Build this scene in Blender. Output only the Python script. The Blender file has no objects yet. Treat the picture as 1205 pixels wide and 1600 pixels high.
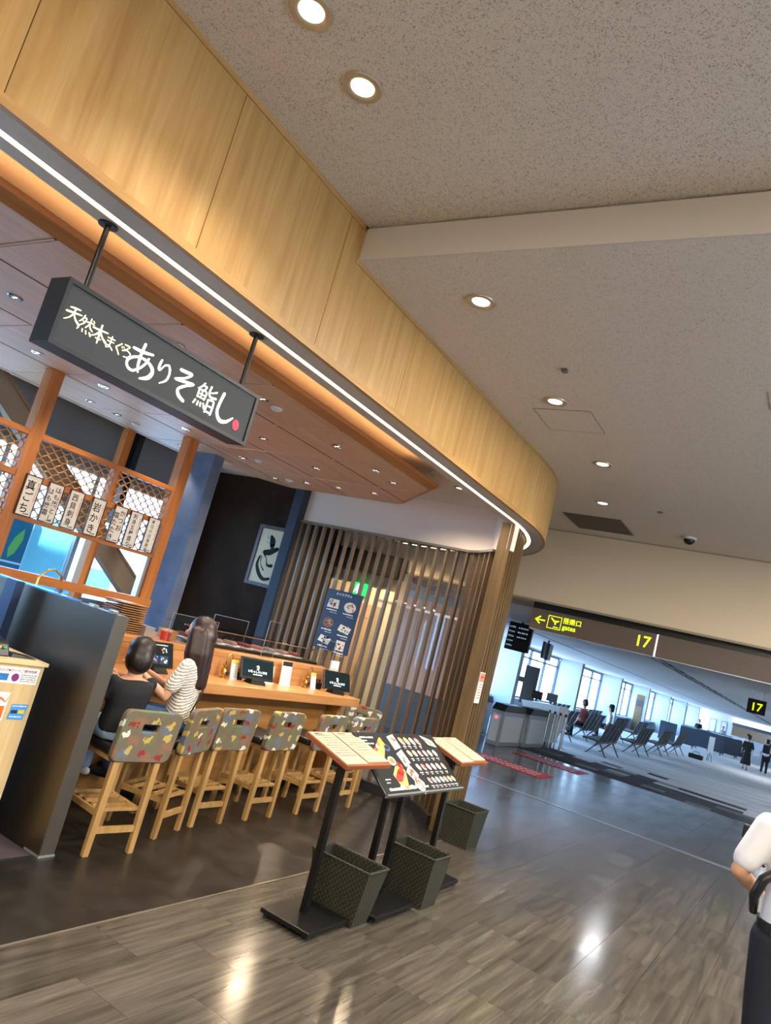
import bpy, bmesh, math, random
from mathutils import Vector, Matrix
random.seed(7)
SC = bpy.context.scene
COL = SC.collection

# ------------------------------------------------------------------ camera
CAM_H = 1.75
def camera_axes(roll, pitch, yaw):
    fw = Vector((math.sin(yaw)*math.cos(pitch), math.cos(yaw)*math.cos(pitch), math.sin(pitch)))
    rt = Vector((math.cos(yaw), -math.sin(yaw), 0)); up = rt.cross(fw)
    c, s = math.cos(roll), math.sin(roll)
    return c*rt + s*up, -s*rt + c*up, fw
_r, _u, _f = camera_axes(0.263083, 0.161235, -0.576653)
cd = bpy.data.cameras.new('camera'); cam = bpy.data.objects.new('camera', cd); COL.objects.link(cam)
cd.sensor_fit = 'VERTICAL'; cd.sensor_height = 24.0; cd.sensor_width = 18.08
cd.lens = 1131.8/1600*24.0; cd.clip_start = .05; cd.clip_end = 400
m = Matrix(((_r.x, _u.x, -_f.x, 0), (_r.y, _u.y, -_f.y, 0), (_r.z, _u.z, -_f.z, CAM_H), (0, 0, 0, 1)))
cam.matrix_world = m
SC.camera = cam

# ------------------------------------------------------------------ sky, exposure
w = bpy.data.worlds.new('sky'); SC.world = w; w.use_nodes = True
nt = w.node_tree; bg = nt.nodes['Background']
tc = nt.nodes.new('ShaderNodeTexCoord'); sx = nt.nodes.new('ShaderNodeSeparateXYZ'); cr = nt.nodes.new('ShaderNodeValToRGB')
nt.links.new(tc.outputs['Generated'], sx.inputs[0]); nt.links.new(sx.outputs['Z'], cr.inputs[0]); nt.links.new(cr.outputs[0], bg.inputs[0])
cr.color_ramp.elements[0].position = 0.0; cr.color_ramp.elements[0].color = (.52, .74, 1.0, 1)
cr.color_ramp.elements[1].position = .7; cr.color_ramp.elements[1].color = (.36, .60, 1.0, 1)
bg.inputs[1].default_value = 10.5
SC.view_settings.view_transform = 'Standard'; SC.view_settings.look = 'None'
SC.view_settings.gamma = 1; SC.view_settings.use_curve_mapping = False
SC.view_settings.exposure = .74
SC.cycles.use_adaptive_sampling = True; SC.cycles.adaptive_threshold = .02
SC.cycles.max_bounces = 7; SC.cycles.diffuse_bounces = 4; SC.cycles.glossy_bounces = 3
SC.cycles.transmission_bounces = 5; SC.cycles.transparent_max_bounces = 12
SC.cycles.sample_clamp_indirect = 4.0; SC.cycles.caustics_reflective = False; SC.cycles.caustics_refractive = False

def light(name, kind, loc, energy, color, direction=(0, 0, -1), **kw):
    d = bpy.data.lights.new(name, kind); o = bpy.data.objects.new(name, d); COL.objects.link(o)
    d.energy = energy; d.color = color; o.location = loc
    o.rotation_euler = Vector(direction).to_track_quat('-Z', 'Y').to_euler()
    for k, v in kw.items(): setattr(d, k, v)
    return o
light('sun', 'SUN', (-30, -20, 40), 45, (1.0, .95, .88), (-.12, .6, -.8), angle=math.radians(.6))
WARM = (1.0, .87, .72); NEUT = (1.0, .90, .78); COOL = (.80, .90, 1.0)
# daylight openings (portals guide the sky light through the windows, the right-wall one added)
def portal(name, loc, direction, sx_, sy_):
    o = light(name, 'AREA', loc, 1, (1, 1, 1), direction, shape='RECTANGLE', size=sx_, size_y=sy_)
    o.data.cycles.is_portal = True
    return o
for i in range(7):
    portal('daylight_portal', (-10.4, 21.0 + 7.87*i, 1.7), (1, 0, 0), 7.6, 2.2)
portal('daylight_portal', (-8.5, 3.3, 2.0), (1, 0, 0), 7.4, 1.6)
portal('daylight_portal', (5.75, 5.0, 1.75), (-1, 0, 0), 3.0, 1.9)  # opening of the window added in the unseen right wall
# ------------------------------------------------------------------ helpers
def lin(c):
    if isinstance(c, str): c = [int(c[i:i+2], 16)/255 for i in (0, 2, 4)]
    return tuple((v/12.92 if v <= .04045 else ((v+.055)/1.055)**2.4) for v in c[:3]) + (1,)
MATS = {}
def mat(name, color='808080', rough=.5, metal=0, emit=None, estr=0, alpha=1, trans=0, coat=0, spec=.5, ior=1.45):
    if name in MATS: return MATS[name]
    m = bpy.data.materials.new(name); m.use_nodes = True; b = m.node_tree.nodes['Principled BSDF']
    b.inputs['Base Color'].default_value = lin(color); b.inputs['Roughness'].default_value = rough; b.inputs['Metallic'].default_value = metal
    b.inputs['Alpha'].default_value = alpha; b.inputs['Transmission Weight'].default_value = trans; b.inputs['Coat Weight'].default_value = coat
    b.inputs['Specular IOR Level'].default_value = spec; b.inputs['IOR'].default_value = ior
    if emit: b.inputs['Emission Color'].default_value = lin(emit); b.inputs['Emission Strength'].default_value = estr
    MATS[name] = m; return m
def nodes_of(m): return m.node_tree.nodes, m.node_tree.links, m.node_tree.nodes['Principled BSDF']
def coords(m, scale=(1, 1, 1), loc=(0, 0, 0), rot=(0, 0, 0), per_object=False, world=False):
    n, l, b = nodes_of(m)
    tc = n.new('ShaderNodeTexCoord'); mp = n.new('ShaderNodeMapping')
    mp.inputs['Scale'].default_value = scale; mp.inputs['Location'].default_value = loc; mp.inputs['Rotation'].default_value = rot
    src = tc.outputs['Object']
    if world:
        g = n.new('ShaderNodeNewGeometry'); src = g.outputs['Position']
    if per_object:
        oi = n.new('ShaderNodeObjectInfo'); mu = n.new('ShaderNodeMath'); mu.operation = 'MULTIPLY'; mu.inputs[1].default_value = 37.0
        l.new(oi.outputs['Random'], mu.inputs[0]); ad = n.new('ShaderNodeVectorMath'); ad.operation = 'ADD'
        l.new(src, ad.inputs[0]); l.new(mu.outputs[0], ad.inputs[1]); src = ad.outputs[0]
    l.new(src, mp.inputs[0]); return mp.outputs[0]
def noise(m, vec, scale=5, detail=4, rough=.55, dist=0):
    n, l, b = nodes_of(m); t = n.new('ShaderNodeTexNoise')
    t.inputs['Scale'].default_value = scale; t.inputs['Detail'].default_value = detail; t.inputs['Roughness'].default_value = rough; t.inputs['Distortion'].default_value = dist
    l.new(vec, t.inputs['Vector']); return t.outputs['Fac']
def ramp(m, fac, stops, interp='LINEAR'):
    n, l, b = nodes_of(m); r = n.new('ShaderNodeValToRGB'); r.color_ramp.interpolation = interp
    e = r.color_ramp.elements
    while len(e) < len(stops): e.new(.5)
    for i, (p, c) in enumerate(stops): e[i].position = p; e[i].color = lin(c) if not isinstance(c, float) else (c, c, c, 1)
    l.new(fac, r.inputs[0]); return r.outputs[0]
def mixc(m, fac, a, bb, mode='MIX'):
    n, l, b = nodes_of(m); x = n.new('ShaderNodeMix'); x.data_type = 'RGBA'; x.blend_type = mode
    for sock, v in ((x.inputs[0], fac), (x.inputs[6], a), (x.inputs[7], bb)):
        if isinstance(v, (int, float)): sock.default_value = v
        elif isinstance(v, str): sock.default_value = lin(v)
        else: l.new(v, sock)
    return x.outputs[2]
def bump(m, h, strength=.3, dist=.01):
    n, l, b = nodes_of(m); bp = n.new('ShaderNodeBump'); bp.inputs['Strength'].default_value = strength; bp.inputs['Distance'].default_value = dist
    l.new(h, bp.inputs['Height']); l.new(bp.outputs[0], b.inputs['Normal'])
def setc(m, out, sock='Base Color'):
    n, l, b = nodes_of(m); l.new(out, b.inputs[sock])
def obj_random(m):
    n, l, b = nodes_of(m); return n.new('ShaderNodeObjectInfo').outputs['Random']
def wood(name, c1, c2, c3, axis='z', scale=1.0, rough=.45, per_object=True, vary=.0, coat=0.0, streak=.35):
    m = mat(name, c1, rough, coat=coat)
    s = {'x': (1.1, 14, 14), 'y': (14, 1.1, 14), 'z': (14, 14, 1.1)}[axis]
    v = coords(m, tuple(k*scale for k in s), per_object=per_object)
    a = noise(m, v, 1.2, 5, .6, .6)
    col = ramp(m, a, [(.25, c3), (.5, c1), (.75, c2)])
    s2 = {'x': (.9, 70, 70), 'y': (70, .9, 70), 'z': (70, 70, .9)}[axis]
    v2 = coords(m, tuple(k*scale for k in s2), per_object=per_object)
    f = noise(m, v2, 1.0, 3, .6, .2)
    fr = ramp(m, f, [(.38, .72), (.62, 1.0)])
    col = mixc(m, streak, col, fr, 'MULTIPLY')
    if vary:
        r = ramp(m, obj_random(m), [(0, 1.0 - vary), (1, 1.0)])
        col = mixc(m, 1.0, col, r, 'MULTIPLY')
    setc(m, col); bump(m, f, .08, .003)
    return m

class MB:
    """collects shapes; build() links them as one mesh object"""
    def __init__(s): s.v = []; s.f = []; s.mi = []; s.cur = 0
    def add(s, vs, fs):
        o = len(s.v); s.v += [tuple(p) for p in vs]; s.f += [tuple(i+o for i in q) for q in fs]; s.mi += [s.cur]*len(fs); return s
    def box(s, a, b):
        (x0, y0, z0), (x1, y1, z1) = [min(p, q) for p, q in zip(a, b)], [max(p, q) for p, q in zip(a, b)]
        return s.add([(x0,y0,z0),(x1,y0,z0),(x1,y1,z0),(x0,y1,z0),(x0,y0,z1),(x1,y0,z1),(x1,y1,z1),(x0,y1,z1)],
                     [(0,3,2,1),(4,5,6,7),(0,1,5,4),(1,2,6,5),(2,3,7,6),(3,0,4,7)])
    def cbox(s, c, d): return s.box([p-q/2 for p, q in zip(c, d)], [p+q/2 for p, q in zip(c, d)])
    def hexa(s, p):   # 8 points: bottom 4 (ccw), top 4
        return s.add(p, [(0,3,2,1),(4,5,6,7),(0,1,5,4),(1,2,6,5),(2,3,7,6),(3,0,4,7)])
    def bar(s, p, q, wx, wy, up=(0, 0, 1), w2=None):
        p, q = Vector(p), Vector(q); d = (q-p).normalized(); up = Vector(up)
        if abs(d.dot(up)) > .98: up = Vector((0, 1, 0))
        a = d.cross(up).normalized(); b = a.cross(d); pts = []
        for c, k in ((p, 1), (q, (w2 or 1))):
            for i, j in ((-1,-1),(1,-1),(1,1),(-1,1)): pts.append(c + a*wx/2*i*k + b*wy/2*j*k)
        return s.hexa(pts)
    def prism(s, poly, z0, z1):
        n = len(poly)
        vs = [(x, y, z0) for x, y in poly] + [(x, y, z1) for x, y in poly]
        fs = [tuple(range(n-1, -1, -1)), tuple(range(n, 2*n))] + [(i, (i+1) % n, (i+1) % n+n, i+n) for i in range(n)]
        return s.add(vs, fs)
    def ring(s, c, r, d, n, sx=1.0):
        d = Vector(d).normalized(); a = d.orthogonal().normalized(); b = d.cross(a)
        return [Vector(c) + a*math.cos(2*math.pi*i/n)*r*sx + b*math.sin(2*math.pi*i/n)*r for i in range(n)]
    def cyl(s, p, q, r, r2=None, n=12, caps=True):
        p, q = Vector(p), Vector(q); r2 = r if r2 is None else r2
        vs = s.ring(p, r, q-p, n) + s.ring(q, r2, q-p, n)
        fs = [(i, (i+1) % n, (i+1) % n+n, i+n) for i in range(n)]
        if caps: fs += [tuple(range(n-1, -1, -1)), tuple(range(n, 2*n))]
        return s.add(vs, fs)
    def tube(s, pts, rad, n=8, closed_ends=True):
        pts = [Vector(p) for p in pts]; rads = rad if isinstance(rad, (list, tuple)) else [rad]*len(pts)
        rings = []; a = None
        for i, p in enumerate(pts):
            d = (pts[min(i+1, len(pts)-1)] - pts[max(i-1, 0)]).normalized()
            if a is None: a = d.orthogonal().normalized()
            a = (a - d*a.dot(d)).normalized(); b = d.cross(a)
            rings.append([p + (a*math.cos(2*math.pi*k/n) + b*math.sin(2*math.pi*k/n))*rads[i] for k in range(n)])
        vs = [v for r in rings for v in r]; fs = []
        for i in range(len(pts)-1):
            for k in range(n): fs.append((i*n+k, i*n+(k+1) % n, (i+1)*n+(k+1) % n, (i+1)*n+k))
        if closed_ends: fs += [tuple(range(n-1, -1, -1)), tuple(range((len(pts)-1)*n, len(pts)*n))]
        return s.add(vs, fs)
    def limb(s, pts, rads, n=12):
        """tube with rounded ends"""
        pts = [Vector(p) for p in pts]; d0 = (pts[0]-pts[1]).normalized(); d1 = (pts[-1]-pts[-2]).normalized()
        P = [pts[0]+d0*rads[0]*.9, pts[0]+d0*rads[0]*.6] + pts + [pts[-1]+d1*rads[-1]*.6, pts[-1]+d1*rads[-1]*.9]
        R = [rads[0]*.35, rads[0]*.8] + list(rads) + [rads[-1]*.8, rads[-1]*.35]
        return s.tube(P, R, n)
    def rings(s, rs, n=20, cap=True):
        """rs: (cx, cy, cz, rx, ry) horizontal ellipses joined bottom to top"""
        vs = []; fs = []
        for (cx, cy, cz, rx, ry) in rs:
            for k in range(n):
                t = 2*math.pi*k/n; vs.append((cx+math.cos(t)*rx, cy+math.sin(t)*ry, cz))
        for i in range(len(rs)-1):
            for k in range(n): fs.append((i*n+k, i*n+(k+1) % n, (i+1)*n+(k+1) % n, (i+1)*n+k))
        if cap: fs += [tuple(range(n-1, -1, -1)), tuple(range((len(rs)-1)*n, len(rs)*n))]
        return s.add(vs, fs)
    def lathe(s, prof, c=(0, 0, 0), n=16):
        return s.rings([(c[0], c[1], c[2]+z, max(r, 1e-4), max(r, 1e-4)) for r, z in prof], n)
    def ball(s, c, r, n=12, m=8, rot=None):
        r = (r, r, r) if isinstance(r, (int, float)) else r
        vs = []; fs = []
        for i in range(m+1):
            ph = math.pi*i/m
            for k in range(n):
                t = 2*math.pi*k/n; p = Vector((math.sin(ph)*math.cos(t)*r[0], math.sin(ph)*math.sin(t)*r[1], -math.cos(ph)*r[2]))
                if rot: p = rot @ p
                vs.append(Vector(c)+p)
        for i in range(m):
            for k in range(n): fs.append((i*n+k, i*n+(k+1) % n, (i+1)*n+(k+1) % n, (i+1)*n+k))
        return s.add(vs, fs)
    def mesh(s, name, mats):
        me = bpy.data.meshes.new(name); me.from_pydata(s.v, [], s.f)
        for mm in mats: me.materials.append(mm)
        if len(mats) > 1:
            for p, i in zip(me.polygons, s.mi): p.material_index = i
        return me
    def build(s, name, mats, parent=None, smooth=False, bevel=0, world=False, weld=False):
        if not isinstance(mats, (list, tuple)): mats = [mats]
        if world and parent is not None:
            inv = root_matrix(parent).inverted(); s.v = [tuple(inv @ Vector(p)) for p in s.v]
        me = s.mesh(name, mats)
        return put(name, me, parent, smooth, bevel, weld)
ROOTM = {}
def root_matrix(o):
    while o.parent: o = o.parent
    return ROOTM.get(o.name, Matrix())
def put(name, me, parent=None, smooth=False, bevel=0, weld=False):
    o = bpy.data.objects.new(name, me); COL.objects.link(o)
    if parent: o.parent = parent
    if weld:
        bm = bmesh.new(); bm.from_mesh(me); bmesh.ops.remove_doubles(bm, verts=bm.verts, dist=1e-5); bmesh.ops.recalc_face_normals(bm, faces=bm.faces); bm.to_mesh(me); bm.free()
    if smooth:
        me.polygons.foreach_set('use_smooth', [True]*len(me.polygons))
        if smooth == 'auto': me.set_sharp_from_angle(angle=math.radians(40))
    if bevel:
        b = o.modifiers.new('bevel', 'BEVEL'); b.width = bevel; b.segments = 2; b.limit_method = 'ANGLE'; b.angle_limit = math.radians(40)
    return o
def tag(o, label=None, cat=None, group=None, kind=None):
    if label: o['label'] = label
    if cat: o['category'] = cat
    if group: o['group'] = group
    if kind: o['kind'] = kind
    return o
def thing(name, label, cat, loc=(0, 0, 0), rotz=0, group=None):
    o = bpy.data.objects.new(name, None); COL.objects.link(o); o.empty_display_size = .1
    o.location = loc; o.rotation_euler = (0, 0, rotz); ROOTM[o.name] = Matrix.Translation(loc) @ Matrix.Rotation(rotz, 4, 'Z')
    return tag(o, label, cat, group)
KIDS = {}
def children(o): return [c for c in bpy.data.objects if c.parent == o]
def copy_tree(o, parent=None, kids=None):
    c = o.copy(); COL.objects.link(c); c.parent = parent
    for ch in children(o): copy_tree(ch, c)
    return c
def struct(name, mb, m, parent=None, **kw):
    o = mb.build(name, m, parent, **kw)
    if parent is None: o['kind'] = 'structure'
    return o

# flat print on a plane: origin + u*right + v*up
class Print:
    def __init__(s, origin, ux, uy, lift=.0012):
        s.o = Vector(origin); s.x = Vector(ux).normalized(); s.y = Vector(uy).normalized(); s.n = s.x.cross(s.y); s.lift = lift; s.mats = []; s.mb = MB(); s.k = 0
    def _m(s, m):
        if m not in s.mats: s.mats.append(m)
        s.mb.cur = s.mats.index(m)
    def P(s, u, v): return s.o + s.x*u + s.y*v + s.n*(s.lift*(1+s.k))
    def poly(s, pts, m): s._m(m); s.mb.add([s.P(*p) for p in pts], [tuple(range(len(pts)))]); return s
    def rect(s, u0, v0, u1, v1, m): return s.poly([(u0, v0), (u1, v0), (u1, v1), (u0, v1)], m)
    def ell(s, u, v, ru, rv, m, rot=0, n=14):
        c, q = math.cos(rot), math.sin(rot)
        return s.poly([(u+ru*math.cos(t)*c-rv*math.sin(t)*q, v+ru*math.cos(t)*q+rv*math.sin(t)*c) for t in [2*math.pi*i/n for i in range(n)]], m)
    def layer(s, k): s.k = k; return s
    def stroke(s, pts, m, wid=None):
        """brush stroke: pts (u, v, width)"""
        pts = smooth_pts(pts); L = []; R = []
        for i, p in enumerate(pts):
            a = pts[max(i-1, 0)]; b = pts[min(i+1, len(pts)-1)]; dx, dy = b[0]-a[0], b[1]-a[1]; q = math.hypot(dx, dy) or 1
            nx, ny = -dy/q*p[2]/2, dx/q*p[2]/2; L.append((p[0]+nx, p[1]+ny)); R.append((p[0]-nx, p[1]-ny))
        s._m(m)
        for i in range(len(pts)-1): s.mb.add([s.P(*L[i]), s.P(*R[i]), s.P(*R[i+1]), s.P(*L[i+1])], [(0, 1, 2, 3)])
        for e in (0, -1): s.ell(pts[e][0], pts[e][1], pts[e][2]/2, pts[e][2]/2, m, n=10)
        return s
    def text(s, body, u, v, size, m, align='LEFT', bold=0, spacing=1.0, sx=1.0, line=1.0):
        vs, fs = text_geo(body, size, align, bold, spacing, line)
        s._m(m); s.mb.add([s.P(u+x*sx, v+y) for x, y in vs], fs); return s
    def bars(s, u0, v, u1, h, m, n, rnd):
        x = u0
        for i in range(n):
            wd = (u1-u0)/n; s.rect(x, v, x+wd*rnd.uniform(.5, .85), v+h*rnd.uniform(.7, 1), m); x += wd
        return s
    def build(s, name, parent=None, world=True):
        return s.mb.build(name, s.mats, parent, world=world)
def smooth_pts(p, k=5):
    if len(p) < 3: return p
    out = []
    for i in range(len(p)-1):
        a, b, c, d = p[max(i-1, 0)], p[i], p[i+1], p[min(i+2, len(p)-1)]
        for j in range(k):
            t = j/k; out.append(tuple(.5*((2*b[q]) + (-a[q]+c[q])*t + (2*a[q]-5*b[q]+4*c[q]-d[q])*t*t + (-a[q]+3*b[q]-3*c[q]+d[q])*t**3) for q in range(3)))
    out.append(p[-1]); return out
_TXT = {}
def text_geo(body, size, align='LEFT', bold=0, spacing=1.0, line=1.0):
    key = (body, align, bold, spacing, line)
    if key not in _TXT:
        cu = bpy.data.curves.new('txt', 'FONT'); cu.body = body; cu.size = 1; cu.align_x = align; cu.resolution_u = 3; cu.offset = bold; cu.space_character = spacing; cu.space_line = line
        o = bpy.data.objects.new('txt', cu); COL.objects.link(o)
        dg = bpy.context.evaluated_depsgraph_get()
        me = bpy.data.meshes.new_from_object(o.evaluated_get(dg))
        _TXT[key] = ([(v.co.x, v.co.y) for v in me.vertices], [tuple(p.vertices) for p in me.polygons])
        bpy.data.objects.remove(o); bpy.data.meshes.remove(me); bpy.data.curves.remove(cu)
    vs, fs = _TXT[key]
    return [(x*size, y*size) for x, y in vs], fs
# warm the text cache while the scene is still empty (each entry needs a scene update)
for _b, _al, _bo, _sp, _li in [
    ('搭乗口', 'LEFT', .012, 1, 1), ('gates', 'LEFT', .012, 1, 1), ('17', 'LEFT', .01, 1, 1), ('17', 'CENTER', .01, 1, 1),
    ('天', 'CENTER', .03, 1, 1), ('然', 'CENTER', .03, 1, 1), ('本', 'CENTER', .03, 1, 1), ('ま', 'CENTER', .03, 1, 1), ('ぐ', 'CENTER', .03, 1, 1), ('ろ', 'CENTER', .03, 1, 1), ('鮨', 'CENTER', .025, 1, 1),
    ('真\nご\nち', 'CENTER', .012, 1, 1.1), ('は\nも\n落\nと\nし', 'CENTER', .012, 1, 1.1), ('は\nも\n焼\n霜', 'CENTER', .012, 1, 1.1), ('西\n貝\n刺\n身', 'CENTER', .012, 1, 1.1), ('岩\nか\nき', 'CENTER', .012, 1, 1.1),
    ('か\nつ\nお', 'CENTER', .012, 1, 1.1), ('塩\nた\nた\nき', 'CENTER', .012, 1, 1.1), ('刺\n身\n五\n種\n盛\nり', 'CENTER', .012, 1, 1.1), ('本\n日\nの\n白\n身\n刺\n身', 'CENTER', .012, 1, 1.1),
    ('テイクアウト', 'CENTER', .012, 1, 1), ('いらっしゃいませ', 'CENTER', .01, 1, 1), ('KIX-ITMカードご優待特典', 'LEFT', .005, 1, 1),
    ('S', 'CENTER', .02, 1, 1), ('I', 'CENTER', .02, 1, 1), ]:
    text_geo(_b, 1, _al, _bo, _sp, _li)
K = .96
def kz(z): return 1.75 + (z-1.75)*K
# ------------------------------------------------------------------ surface materials
M_tile = mat('stone_tile', '8a7f70', .16)
def _tile():
    m = M_tile; v = coords(m, (16, 1.0, 1), per_object=True); a = noise(m, v, 1.3, 6, .62, .5)
    col = ramp(m, a, [(.25, '38342e'), (.45, '4d4840'), (.58, '59534a'), (.78, '6b6459')])
    v2 = coords(m, (42, 1.5, 1), per_object=True); b2 = noise(m, v2, 1.0, 3, .6)
    col = mixc(m, .55, col, ramp(m, b2, [(.34, .62), (.55, 1.0)]), 'MULTIPLY')
    col = mixc(m, 1, col, ramp(m, obj_random(m), [(0, .70), (1, 1.0)]), 'MULTIPLY'); setc(m, col)
    v3 = coords(m, (1.5, .5, 1), world=True); r = noise(m, v3, 2.0, 5, .6)
    setc(m, ramp(m, r, [(.3, .11), (.7, .22)]), 'Roughness')
    v4 = coords(m, (7, 1.2, 1), world=True); bump(m, noise(m, v4, 1.0, 2, .5), .09, .004)
_tile()
M_grout = mat('grout', '3b3833', .5)
M_dark = mat('dark_floor', '24221f', .36)
_v = coords(M_dark, (1, 1, 1), world=True); setc(M_dark, ramp(M_dark, noise(M_dark, _v, 3, 6, .65), [(.3, '171513'), (.7, '24221f')])); setc(M_dark, ramp(M_dark, noise(M_dark, _v, 6, 4, .6), [(.3, .28), (.7, .46)]), 'Roughness')
M_carpet = mat('carpet', '8f9296', .95, spec=.1)
_v = coords(M_carpet, (.35, 3.2, 1), world=True)
_c = ramp(M_carpet, noise(M_carpet, _v, 1.0, 3, .5), [(.35, 'bfc1c4'), (.65, 'dcdcdc')])
_v = coords(M_carpet, (60, 60, 60), world=True); setc(M_carpet, mixc(M_carpet, .35, _c, ramp(M_carpet, noise(M_carpet, _v, 1, 2), [(.35, .6), (.65, 1.0)]), 'MULTIPLY'))
def carpet_tile_mat(name, c1, c2):
    m = mat(name, c1, .95, spec=.1); v = coords(m, (1, 1, 1), per_object=True)
    setc(m, mixc(m, 1.0, ramp(m, noise(m, v, 22, 3, .7), [(.35, c1), (.65, c2)]), ramp(m, obj_random(m), [(0, .7), (1, 1.0)]), 'MULTIPLY')); return m
M_ct_dark = carpet_tile_mat('carpet_tile_charcoal', '43464c', '62656b'); M_ct_mid = carpet_tile_mat('carpet_tile_grey', '6f7277', '8a8c90'); M_ct_light = carpet_tile_mat('carpet_tile_pale', '9b9c9e', 'b4b4b4')
def rockwool(name, c, dark, dens):
    m = mat(name, c, .9, spec=.15); v = coords(m, (1, 1, 1), world=True)
    a = noise(m, v, 75, 2, .5, 2.2); sp = ramp(m, a, [(dens, 0.0), (dens+.035, 1.0)])
    b = noise(m, v, 210, 2, .5); col = mixc(m, sp, c, dark); col = mixc(m, .5, col, ramp(m, b, [(.3, .80), (.7, 1.0)]), 'MULTIPLY')
    setc(m, col); n, l, bs = nodes_of(m); bump(m, ramp(m, a, [(dens, 1.0), (dens+.04, 0.0)]), .5, .006); return m
M_ceil = rockwool('rockwool_ceiling', 'e4dbcf', 'b0a497', .58)
M_ceil2 = rockwool('rockwool_ceiling_low', 'e0d7cb', 'b8ad9f', .60)
M_white = mat('white_paint', 'd8d4ce', .6)
M_beige = mat('beige_wall', 'd4c2a4', .65)
M_soffit = mat('soffit_paint', 'c4b8a8', .55)
M_riser = mat('riser_paint', 'cdc6bd', .6)
M_fascia = wood('maple_panel', 'bd9459', 'caa56d', 'ac8149', 'z', .8, .42, True, .06)
M_fasciatrim = wood('maple_trim', 'b98e55', 'c49b62', 'a87c45', 'y', .8, .45, True)
M_raft = wood('cedar_panel', 'd8a984', 'e0b692', 'cb9a76', 'y', .8, .5, True, .10)
M_raftrim = wood('cedar_rim', 'a26b3b', 'b27a48', '93602f', 'y', .8, .5, True)
M_gap = mat('shadow_gap', '2a211a', .9)
M_grey = mat('grey_plaster', '77777a', .8)
M_black = mat('black_plaster', '2b2826', .85, spec=.15)
_v = coords(M_black, (1, 1, 1), world=True); setc(M_black, ramp(M_black, noise(M_black, _v, 1.6, 5, .6), [(.35, '281c14'), (.7, '3a2b20')]))
M_bluegrey = mat('slate_plaster', '4f5b6c', .7)
_v = coords(M_bluegrey, (1, 1, 1), world=True); setc(M_bluegrey, ramp(M_bluegrey, noise(M_bluegrey, _v, 3, 5, .6), [(.35, '48536a'), (.7, '5c687c')]))
M_led = mat('led_strip', 'ffffff', .5, emit='fff0dc', estr=3.8)
M_cove = mat('cove_led', 'ffffff', .5, emit='ffb673', estr=11)
M_hallwhite = mat('hall_white', 'b2bac8', .6)
M_hallceil = mat('hall_ceiling_paint', 'b9b8b6', .7)
M_glass = mat('clear_glass', 'ffffff', 0.0, trans=1, ior=1.0, spec=.3)
def pane_mat(name, tint, a=.12):
    m = bpy.data.materials.new(name); m.use_nodes = True; n = m.node_tree.nodes; l = m.node_tree.links; n.remove(n['Principled BSDF'])
    t = n.new('ShaderNodeBsdfTransparent'); t.inputs[0].default_value = lin(tint); g = n.new('ShaderNodeBsdfGlossy'); g.inputs['Roughness'].default_value = .03
    lw = n.new('ShaderNodeLayerWeight'); pw_ = n.new('ShaderNodeMath'); pw_.operation = 'POWER'; pw_.inputs[1].default_value = 5; l.new(lw.outputs['Facing'], pw_.inputs[0]); fr = n.new('ShaderNodeMath'); fr.operation = 'MULTIPLY_ADD'; fr.inputs[1].default_value = .6; fr.inputs[2].default_value = .035; l.new(pw_.outputs[0], fr.inputs[0]); lw.inputs[0].default_value = .5; mx = n.new('ShaderNodeMixShader'); l.new(fr.outputs[0], mx.inputs[0]); l.new(t.outputs[0], mx.inputs[1]); l.new(g.outputs[0], mx.inputs[2])
    l.new(mx.outputs[0], n['Material Output'].inputs[0]); MATS[name] = m; return m
M_pane = pane_mat('window_pane', 'f2faff'); M_acryl = pane_mat('acrylic', 'f0f0f0')
M_frame = mat('steel_blue_mullion', '4d5a68', .5)
M_alu = mat('aluminium', 'b5b7b8', .35, .7)

# ------------------------------------------------------------------ floors
FX = -2.87*K; SZ = kz(3.275); ZC2 = kz(4.0); ZC1 = kz(4.235); YST = 3.34*K; YG = 10.77*K; LZ = kz(2.86); HC = 2.75
EDGE = -2.87
floor = struct('floor', MB().box((EDGE, -3.5, -.12), (5.5, 17.2, -.004)), M_grout)
TW, TL, TT = .35, .70, .0045
tm = MB().box((-TW/2+.0011, -TL/2+.0011, -.0045), (TW/2-.0011, TL/2-.0011, 0)).mesh('floor_tile', [M_tile])
_far = MB(); n_t = 0
cols = int((5.5-EDGE)/TW)+1
for i in range(cols):
    x0 = EDGE + .002 + i*TW; xc = x0+TW/2
    y0 = -3.5 + (i % 2)*TL/2 + .02
    while y0 < 17.2:
        ya, yb = y0, min(y0+TL, 17.2)
        seen = (yb-ya) > TL-.01 and ya > .9 and xc < .95 and x0+TW < 5.4
        if seen and n_t < 298:
            t = put('floor_tile', tm, floor); t.location = (xc, y0+TL/2, 0); n_t += 1
        elif yb-ya > .05:
            _far.box((x0+.0011, ya+.0011, -.0045), (min(x0+TW, 5.5)-.0011, yb-.0011, 0))
        y0 += TL
o = _far.build('tile_field', M_tile, floor); o['kind'] = 'stuff'
rf = struct('restaurant_floor', MB().box((-9, -3.5, -.12), (EDGE-.012, 7.66, .0)), M_dark)
struct('kitchen_bounce_floor', MB().box((-8.1, -1.0, 0), (-5.3, 7.4, .012)), mat('kitchen_bounce_tile', 'c8c4bc', .5))  # unseen pale slab added to bounce window light up onto the raft
struct('trim_1', MB().box((EDGE-.012, -3.5, -.1), (EDGE, 7.66, .0035)), mat('floor_edge_strip', '8c8274', .35, .6))
struct('trim_2', MB().box((-6.5, 11.10, -.1), (5.4, 11.17, .003)).box((-6.5, 11.20, -.1), (5.4, 11.23, .003)), mat('door_track', 'c9ccce', .25, .9))
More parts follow.
